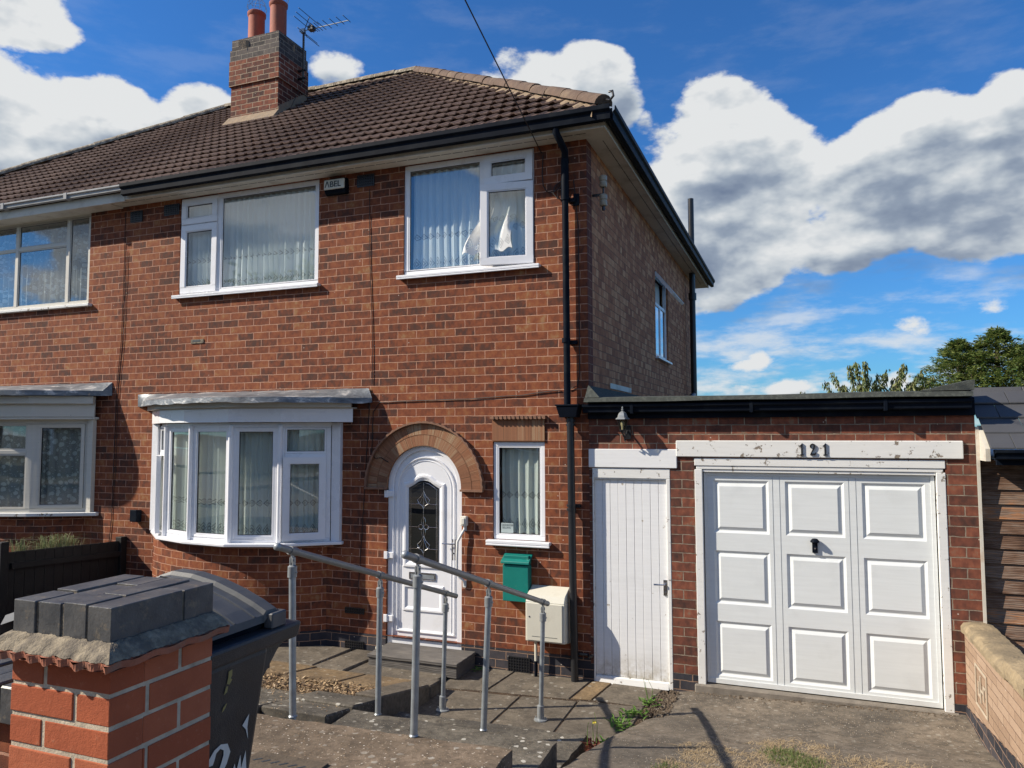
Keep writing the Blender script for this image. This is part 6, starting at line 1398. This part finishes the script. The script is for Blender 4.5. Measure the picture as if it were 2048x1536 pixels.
for r_, (y, z, _) in enumerate(RNG):
    x = 3.395-.012*r_ + RD.uniform(-.006, .006); first = True
    while x < 5.5:
        w_ = (.17+.12*(r_ % 2)) if first else .30; zz = RD.uniform(-.002, .002)
        mb.hexa([(x, y-.02, z+zz+.02), (x+w_-.004, y-.02, z+zz+.02), (x+w_-.004, y+.22, z+.165), (x, y+.22, z+.165)], [(x, y-.02, z+.034+zz), (x+w_-.004, y-.02, z+.034+zz), (x+w_-.004, y+.22, z+.176), (x, y+.22, z+.176)])
        x += w_; first = False
mb.build('roof', 'slate', sh_, bevel=.002)
mb = MB(); x = 3.345
while x < 5.5: mb.hexa([(x, .34, 2.585), (x+.445, .34, 2.585), (x+.445, .62, 2.585), (x, .62, 2.585)], [(x, .42, 2.70), (x+.445, .42, 2.70), (x+.445, .56, 2.70), (x, .56, 2.70)]); x += .45
mb.build('ridge', 'slate', sh_, bevel=.004)
mb = MB(); gutter(mb, (3.41, -.29, 2.165), (5.6, -.29, 2.165), (0, -1, 0), .08, .09); mb.box(3.43, 5.6, -.285, -.26, 2.04, 2.15); mb.box(3.43, 5.6, -.259, .05, 2.075, 2.09); mb.build('gutter', 'black_plastic', sh_, bevel=.003)
mb = MB(); mb.hexa([(3.372, -.22, 2.07), (3.405, -.22, 2.07), (3.405, .05, 2.07), (3.372, .05, 2.07)], [(3.372, -.22, 2.17), (3.405, -.22, 2.17), (3.405, .05, 2.36), (3.372, .05, 2.36)]); mb.build('barge_board', 'soffit_paint', sh_)

# ================================================================ VEGETATION
def leafquad(mb, p, d, n, l, w, m=0):
    s = d.cross(n).normalized()*w*.5; mb.poly([p, p+d*l*.45+s, p+d*l, p+d*l*.45-s], m, [(0, 0)]*4)
def rv(r): 
    while 1:
        v = Vector((r.uniform(-1, 1), r.uniform(-1, 1), r.uniform(-1, 1)))
        if .05 < v.length < 1: return v.normalized()
def fruit_tree(base, spec, label):
    r = random.Random(11); t = thing('fruit_tree', label, 'tree', None)
    tr = MB(); lf = MB(); bx_, by_ = base; tr.tube([(bx_, by_, -.3), (bx_+.05, by_, 1.0), (bx_, by_, 2.0)], [.12, .09, .07], 8)
    for (x, top, n) in spec:
        b0 = Vector((bx_+(x-bx_)*.3, by_+r.uniform(-.2, .2), 1.9)); tip = Vector((x, by_+r.uniform(-.5, .5), top)); mid = b0.lerp(tip, .5)+Vector((r.uniform(-.1, .1), 0, .1))
        pts = [b0, mid, tip]; tr.tube(pts, [.03, .018, .006], 5)
        for k in range(n):
            s = 1-abs(r.gauss(0, .38)); s = max(.12, min(1, s)); p = (b0.lerp(mid, s*2) if s < .5 else mid.lerp(tip, s*2-1)) + rv(r)*Vector((.13, .16, .10)).length*.55*r.random()**.5*(1.35-s*.7)
            d = (Vector((r.uniform(-.7, .7), r.uniform(-.7, .7), -1.0))).normalized(); leafquad(lf, p, d, rv(r), r.uniform(.10, .17), r.uniform(.034, .052))
    tr.build('trunk', 'trunk', t, smooth=True); lf.build('crown', 'leaf_fruit', t, recalc=False); return t
fruit_tree((3.7, 15.0), [(2.02, 3.42, 30), (2.62, 3.72, 110), (3.1, 3.6, 160), (3.9, 3.6, 160), (4.7, 3.6, 160), (5.1, 3.65, 120), (2.85, 3.95, 120), (3.0, 3.5, 80), (3.25, 4.12, 210), (3.42, 4.22, 220), (3.62, 4.15, 220), (3.72, 3.8, 120), (3.9, 3.86, 150), (4.0, 3.5, 110), (4.15, 3.95, 170), (4.35, 3.72, 130), (4.55, 4.10, 220), (4.66, 4.02, 140), (4.82, 3.75, 130), (5.0, 3.92, 120), (5.2, 3.7, 120), (5.3, 3.45, 90), (3.5, 3.6, 150), (4.4, 3.5, 150)], 'small fruit tree with drooping narrow leaves showing above the garage roof')
def conifer(x, y, top, w, label, seed, n=2400):
    r = random.Random(seed); t = thing('conifer', label, 'conifer', 'conifers beyond the garage roof')
    tr = MB(); tr.tube([(x, y, -.3), (x, y, top-.5), (x+.02, y, top)], [.14, .05, .01], 8); lf = MB(); z0 = 2.7
    nb_r = 240
    for k in range(nb_r):
        s = (k+r.random())/nb_r; z = lerp(z0, top, s**.9); rad = w*(1-((z-z0)/(top-z0)))**.85*(.55+.55*r.random())+.10; a = r.uniform(0, 2*PI); o = Vector((math.cos(a), math.sin(a), 0)); p0 = Vector((x, y, z-.05))
        tip = p0+o*rad+Vector((0, 0, rad*r.uniform(.02, .38))); side_ = Vector((-o.y, o.x, 0))
        if k % 3 == 0: tr.tube([p0, tip], [.014, .003], 4)
        m = int(n/nb_r*1.35)
        for q in range(m):
            u = r.random()**.6; c = p0.lerp(tip, u)+side_*r.gauss(0, .10)*(1.15-u)+Vector((0, 0, r.gauss(0, .035)-.03*u))
            d = (o*r.uniform(.3, 1.1)+side_*r.uniform(-.9, .9)+Vector((0, 0, r.uniform(-.35, .45)))).normalized(); leafquad(lf, c, d, (Vector((0, 0, 1))+rv(r)*.9).normalized(), r.uniform(.06, .13), r.uniform(.020, .036))
    for q in range(9):
        sx, sy_, st = x+r.gauss(0, w*.42), y+r.gauss(0, .3), 0; st = top-.15-abs(sx-x)*.95-r.random()*.3; hl_ = r.uniform(.5, .8); tr.tube([(sx, sy_, st-hl_), (sx+r.uniform(-.05, .05), sy_, st)], [.012, .003], 4)
        for g in range(170):
            u = r.random(); zz = st-hl_*(1-u); rr2 = .30*(1-u)+.02; a = r.uniform(0, 2*PI); o = Vector((math.cos(a), math.sin(a), .55)).normalized(); c = Vector((sx, sy_, zz))+o*rr2*r.random(); leafquad(lf, c, (o+rv(r)*.4).normalized(), rv(r), r.uniform(.06, .12), r.uniform(.014, .026))
    for q in range(30): lf_p = Vector((x+r.gauss(0, .02), y, top-r.random()*.45)); leafquad(lf, lf_p, (rv(r)+Vector((0, 0, .7))).normalized(), rv(r), .12, .03)
    tr.build('trunk', 'trunk', t, smooth=True); lf.build('crown', 'leaf_conifer', t, recalc=False)
conifer(5.9, 15.2, 4.72, 1.75, 'leftmost of the dark green conifers, beside the fruit tree', 31, 12000)
conifer(6.72, 15.0, 4.95, 1.75, 'tallest dark green conifer, between the other two behind the outbuilding roof', 32, 12000)
conifer(7.55, 14.6, 4.72, 1.8, 'rightmost dark green conifer, cut by the right edge of the picture', 33, 12000)
def blades(name, spots, n, h, label, mat, cat, lean=.5, w=.006, seed=1, spread=.1, kind=None, group=None):
    r = random.Random(seed); mb = MB()
    for (x, y, z) in spots:
        for k in range(n):
            p = Vector((x+r.gauss(0, spread), y+r.gauss(0, spread), z)); a = r.uniform(0, 2*PI); l = h*r.uniform(.4, 1.1); o = Vector((math.cos(a), math.sin(a), 0))*lean*r.random(); m = p+(o*.4+Vector((0, 0, .7 if lean < 1.5 else .22)))*l; e_ = p+(o*1.3+Vector((0, 0, 1-.4*lean if lean < 1.5 else r.uniform(.05, .45))))*l
            s = Vector((-math.sin(a), math.cos(a), 0))*w*.5; mb.poly([p-s, p+s, m+s*.8, m-s*.8], 0, [(0, 0)]*4); mb.poly([m-s*.8, m+s*.8, e_], 0, [(0, 0)]*3)
    o = mb.build(name, mat, None, recalc=False)
    if kind: o['kind'] = kind; o['label'] = label
    else: tag(o, label, cat, group)
    return o
def weed(name, x, y, z, n, l, label, mat='leaf_weed', seed=1, stalk=0.0, flower=False, spread=.03, w=.022, up=.6):
    r = random.Random(seed); t = thing(name, label, 'weed'); lf = MB()
    for k in range(n):
        p = Vector((x+r.gauss(0, spread), y+r.gauss(0, spread), z)); a = r.uniform(0, 2*PI); o = Vector((math.cos(a), math.sin(a), r.uniform(.15, up*2))).normalized(); L_ = l*r.uniform(.5, 1.1); m = p+o*L_*.6; e_ = m+(o+Vector((0, 0, -.5))).normalized()*L_*.4; s = Vector((-math.sin(a), math.cos(a), 0))*w*.5*r.uniform(.6, 1.2)
        lf.poly([p, p.lerp(m, .6)+s, m+s*.9, e_, m-s*.9, p.lerp(m, .6)-s], 0, [(0, 0)]*6)
    lf.build('leaves', mat, t, recalc=False)
    if stalk:
        st_ = MB()
        for k in range(3): b_ = Vector((x+r.uniform(-.03, .03), y+r.uniform(-.03, .03), z)); st_.tube([b_, b_+Vector((r.uniform(-.03, .03), 0, stalk*.6)), b_+Vector((r.uniform(-.05, .05), 0, stalk*r.uniform(.7, 1)))], [.003, .002, .0015], 4)
        st_.build('stem', 'leaf_weed', t)
        if flower: fl_ = MB(); [leafquad(fl_, Vector((x+.02, y, z+stalk*.72)), rv(r), rv(r), .018, .010) for k in range(16)]; fl_.build('flower', 'flower_yellow', t, recalc=False)
weed('weed', .58, -.72, -.11, 40, .09, 'bright green weed clump in the crack beside the driveway edge', seed=3, spread=.05); weed('weed', .52, -1.05, -.10, 45, .09, 'smaller green weeds nearer the steps along the driveway edge', seed=4, spread=.06)
weed('weed', .64, -.42, -.11, 30, .09, 'tall thin weed growing by the side door slab', seed=6, stalk=.22, spread=.04)
weed('weed', .47, -1.72, -.03, 40, .10, 'red leaved weed with a yellow flower at the foot of the steps', 'leaf_red', seed=5, stalk=.26, flower=True, spread=.025); weed('weed', .53, -1.62, -.03, 14, .08, 'small green seedling beside the red leaved weed', seed=8, spread=.015)
weed('weed', -1.18, -3.30, .42, 22, .06, 'little green weed between the bin and the left handrail', seed=9, spread=.03); weed('weed', -1.12, -.13, -.10, 20, .08, 'grassy weed at the right end of the wooden step', seed=10, spread=.03, w=.012)
blades('grass_tuft', [(-6.55, -.80, .80), (-6.62, -.7, .78), (-6.5, -.62, .80), (-6.75, -.95, .78), (-6.5, -.5, .78)], 80, .40, 'tuft of pale grass poking over the black fence', 'leaf_tuft', 'grass tuft', lean=.9, w=.007, seed=5, spread=.035)
R3 = random.Random(77)
def inpatch(x, y):
    cx_, cy_ = 1.95, -2.25; dx, dy = (x-cx_)/.80, (y-cy_)/1.12; return dx*dx+dy*dy + .35*math.sin(x*9)+.25*math.sin(y*11+x*4) < 1
pts = []
while len(pts) < 1500:
    x, y = R3.uniform(1.05, 2.95), R3.uniform(-3.6, -1.15)
    if inpatch(x, y): pts.append((x, y, zdrive(x, y)-.002))
blades('dry_grass', pts, 12, .034, 'straw coloured dead grass spread over the driveway', 'grass_dry', 'grass', lean=2.2, w=.0042, seed=8, spread=.03, kind='stuff')
gp_ = [p for p in pts if math.sin(p[0]*7+1)+math.sin(p[1]*6+p[0]*3) > 1.25]
blades('green_grass', gp_, 14, .040, 'patches of short living grass within the dead grass on the driveway', 'grass_green', 'grass', lean=1.2, w=.004, seed=9, spread=.035, kind='stuff')
mb = MB()
for k in range(2600):
    x = R3.uniform(-3.6, -1.50); y = R3.uniform(-1.97, -1.28)+R3.gauss(0, .03); z = zterr(y)+.0+R3.uniform(-.01, .015)
    d = rv(R3); d.z *= .35; leafquad(mb, Vector((x, y, z)), d.normalized(), (Vector((0, 0, 1))+rv(R3)*.6).normalized(), R3.uniform(.02, .055), R3.uniform(.008, .024))
for k in range(700):
    x = R3.uniform(-3.2, -1.3); y = R3.gauss(-2.1, .25); z = zterr(y)+.012; d = rv(R3); d.z *= .2; leafquad(mb, Vector((x, y, z)), d.normalized(), Vector((0, 0, 1)), R3.uniform(.01, .03), R3.uniform(.005, .012))
o = mb.build('leaf_litter', 'litter_leaf', None, recalc=False); o['kind'] = 'stuff'; o['label'] = 'dry fallen leaves and bark in the bed in front of the bow window'
mb = MB()
for k in range(420):   # loose grit along edges
    x = R3.uniform(.60, .86); y = R3.uniform(-.75, -.02); s = R3.uniform(.004, .012); z = lerp(-.13, -.10, (x-.6)/.26); mb.hexa([(x-s, y-s, z-.01), (x+s, y-s*.6, z-.01), (x+s*.8, y+s, z-.01), (x-s*.7, y+s, z-.01)], [(x-s*.6, y-s*.6, z+s), (x+s*.7, y-s*.5, z+s), (x+s*.5, y+s*.7, z+s), (x-s*.5, y+s*.6, z+s)])
for k in range(260):
    x = R3.uniform(1.0, 3.1); y = R3.gauss(-.05, .03); s = R3.uniform(.003, .009); z = zdrive(x, y); mb.hexa([(x-s, y-s, z-.01), (x+s, y-s*.6, z-.01), (x+s*.8, y+s, z-.01), (x-s*.7, y+s, z-.01)], [(x-s*.6, y-s*.6, z+s), (x+s*.7, y-s*.5, z+s), (x+s*.5, y+s*.7, z+s), (x-s*.5, y+s*.6, z+s)])
o = mb.build('gravel', 'conc_pebble', None); o['kind'] = 'stuff'; o['label'] = 'loose grit in the gap by the side door and along the garage threshold'

# ================================================================ THE OTHER SIDE OF THE STREET (seen only as reflections in the windows)
def far_house(x, label, h=5.2):
    t = thing('brick_house', label, 'house', 'houses across the street')
    mb = MB(); mb.box(x, x+11, -33, -25, .6, .6+h); mb.build('wall', 'brick_far', t)
    mb = MB(); a = [(x-.3, -33.3, .6+h), (x+11.3, -33.3, .6+h), (x+11.3, -24.7, .6+h), (x-.3, -24.7, .6+h)]; mb.hexa(a, [(x+3.7, -29.1, 3.7+h), (x+7.3, -29.1, 3.7+h), (x+7.3, -28.9, 3.7+h), (x+3.7, -28.9, 3.7+h)]); mb.build('roof', 'roof_far', t)
    for wx in (1.2, 4.2, 7.6):
        for wz in (1.5, 4.1): mb = MB(); mb.frame(x+wx, x+wx+1.7, wz, wz+1.15, -25.0, -24.93, .08); w_ = mb.build('window', 'upvc', t); mb = MB(); mb.box(x+wx+.08, x+wx+1.62, -24.99, -24.97, wz+.08, wz+1.07); mb.build('pane', 'glass_dark', w_)
far_house(-30, 'left of the brick houses across the street, reflected in the windows'); far_house(-15, 'middle brick house across the street, reflected in the bow window'); far_house(0, 'right of the brick houses across the street, reflected in the windows')
def big_tree(x, y, h, label, seed):
    r = random.Random(seed); t = thing('street_tree', label, 'tree'); tr = MB(); lf = MB(); tr.tube([(x, y, .5), (x, y, h*.4), (x+.2, y, h*.75)], [.25, .18, .06], 8)
    for k in range(9):
        a = r.uniform(0, 2*PI); c = Vector((x+math.cos(a)*h*.22, y+math.sin(a)*h*.22, h*r.uniform(.5, .95))); tr.tube([(x, y, h*.42), c], [.08, .02], 5)
        for q in range(320): leafquad(lf, c+rv(r)*r.random()**.5*h*.2, rv(r), rv(r), .35, .2)
    tr.build('trunk', 'trunk', t, smooth=True); lf.build('crown', 'leaf_fruit', t, recalc=False)
big_tree(-19, -19, 9, 'leafy street tree across the road, reflected in the upper left window', 5)

# ---------------------------------------------------------------- put each Empty at the base of its thing
bpy.context.view_layer.update()
for o in list(bpy.data.objects):
    if o.type == 'EMPTY' and o.parent is None:
        pts = []
        def walk(c):
            if c.type == 'MESH': pts.extend([Vector(v) for v in c.bound_box])
            for k in c.children: walk(k)
        walk(o)
        lo = Vector((min(p.x for p in pts), min(p.y for p in pts), min(p.z for p in pts))); hi = Vector((max(p.x for p in pts), max(p.y for p in pts), 0)); c = Vector(((lo.x+hi.x)/2, (lo.y+hi.y)/2, lo.z))
        o.location = c
        for k in o.children: k.location = k.location - c
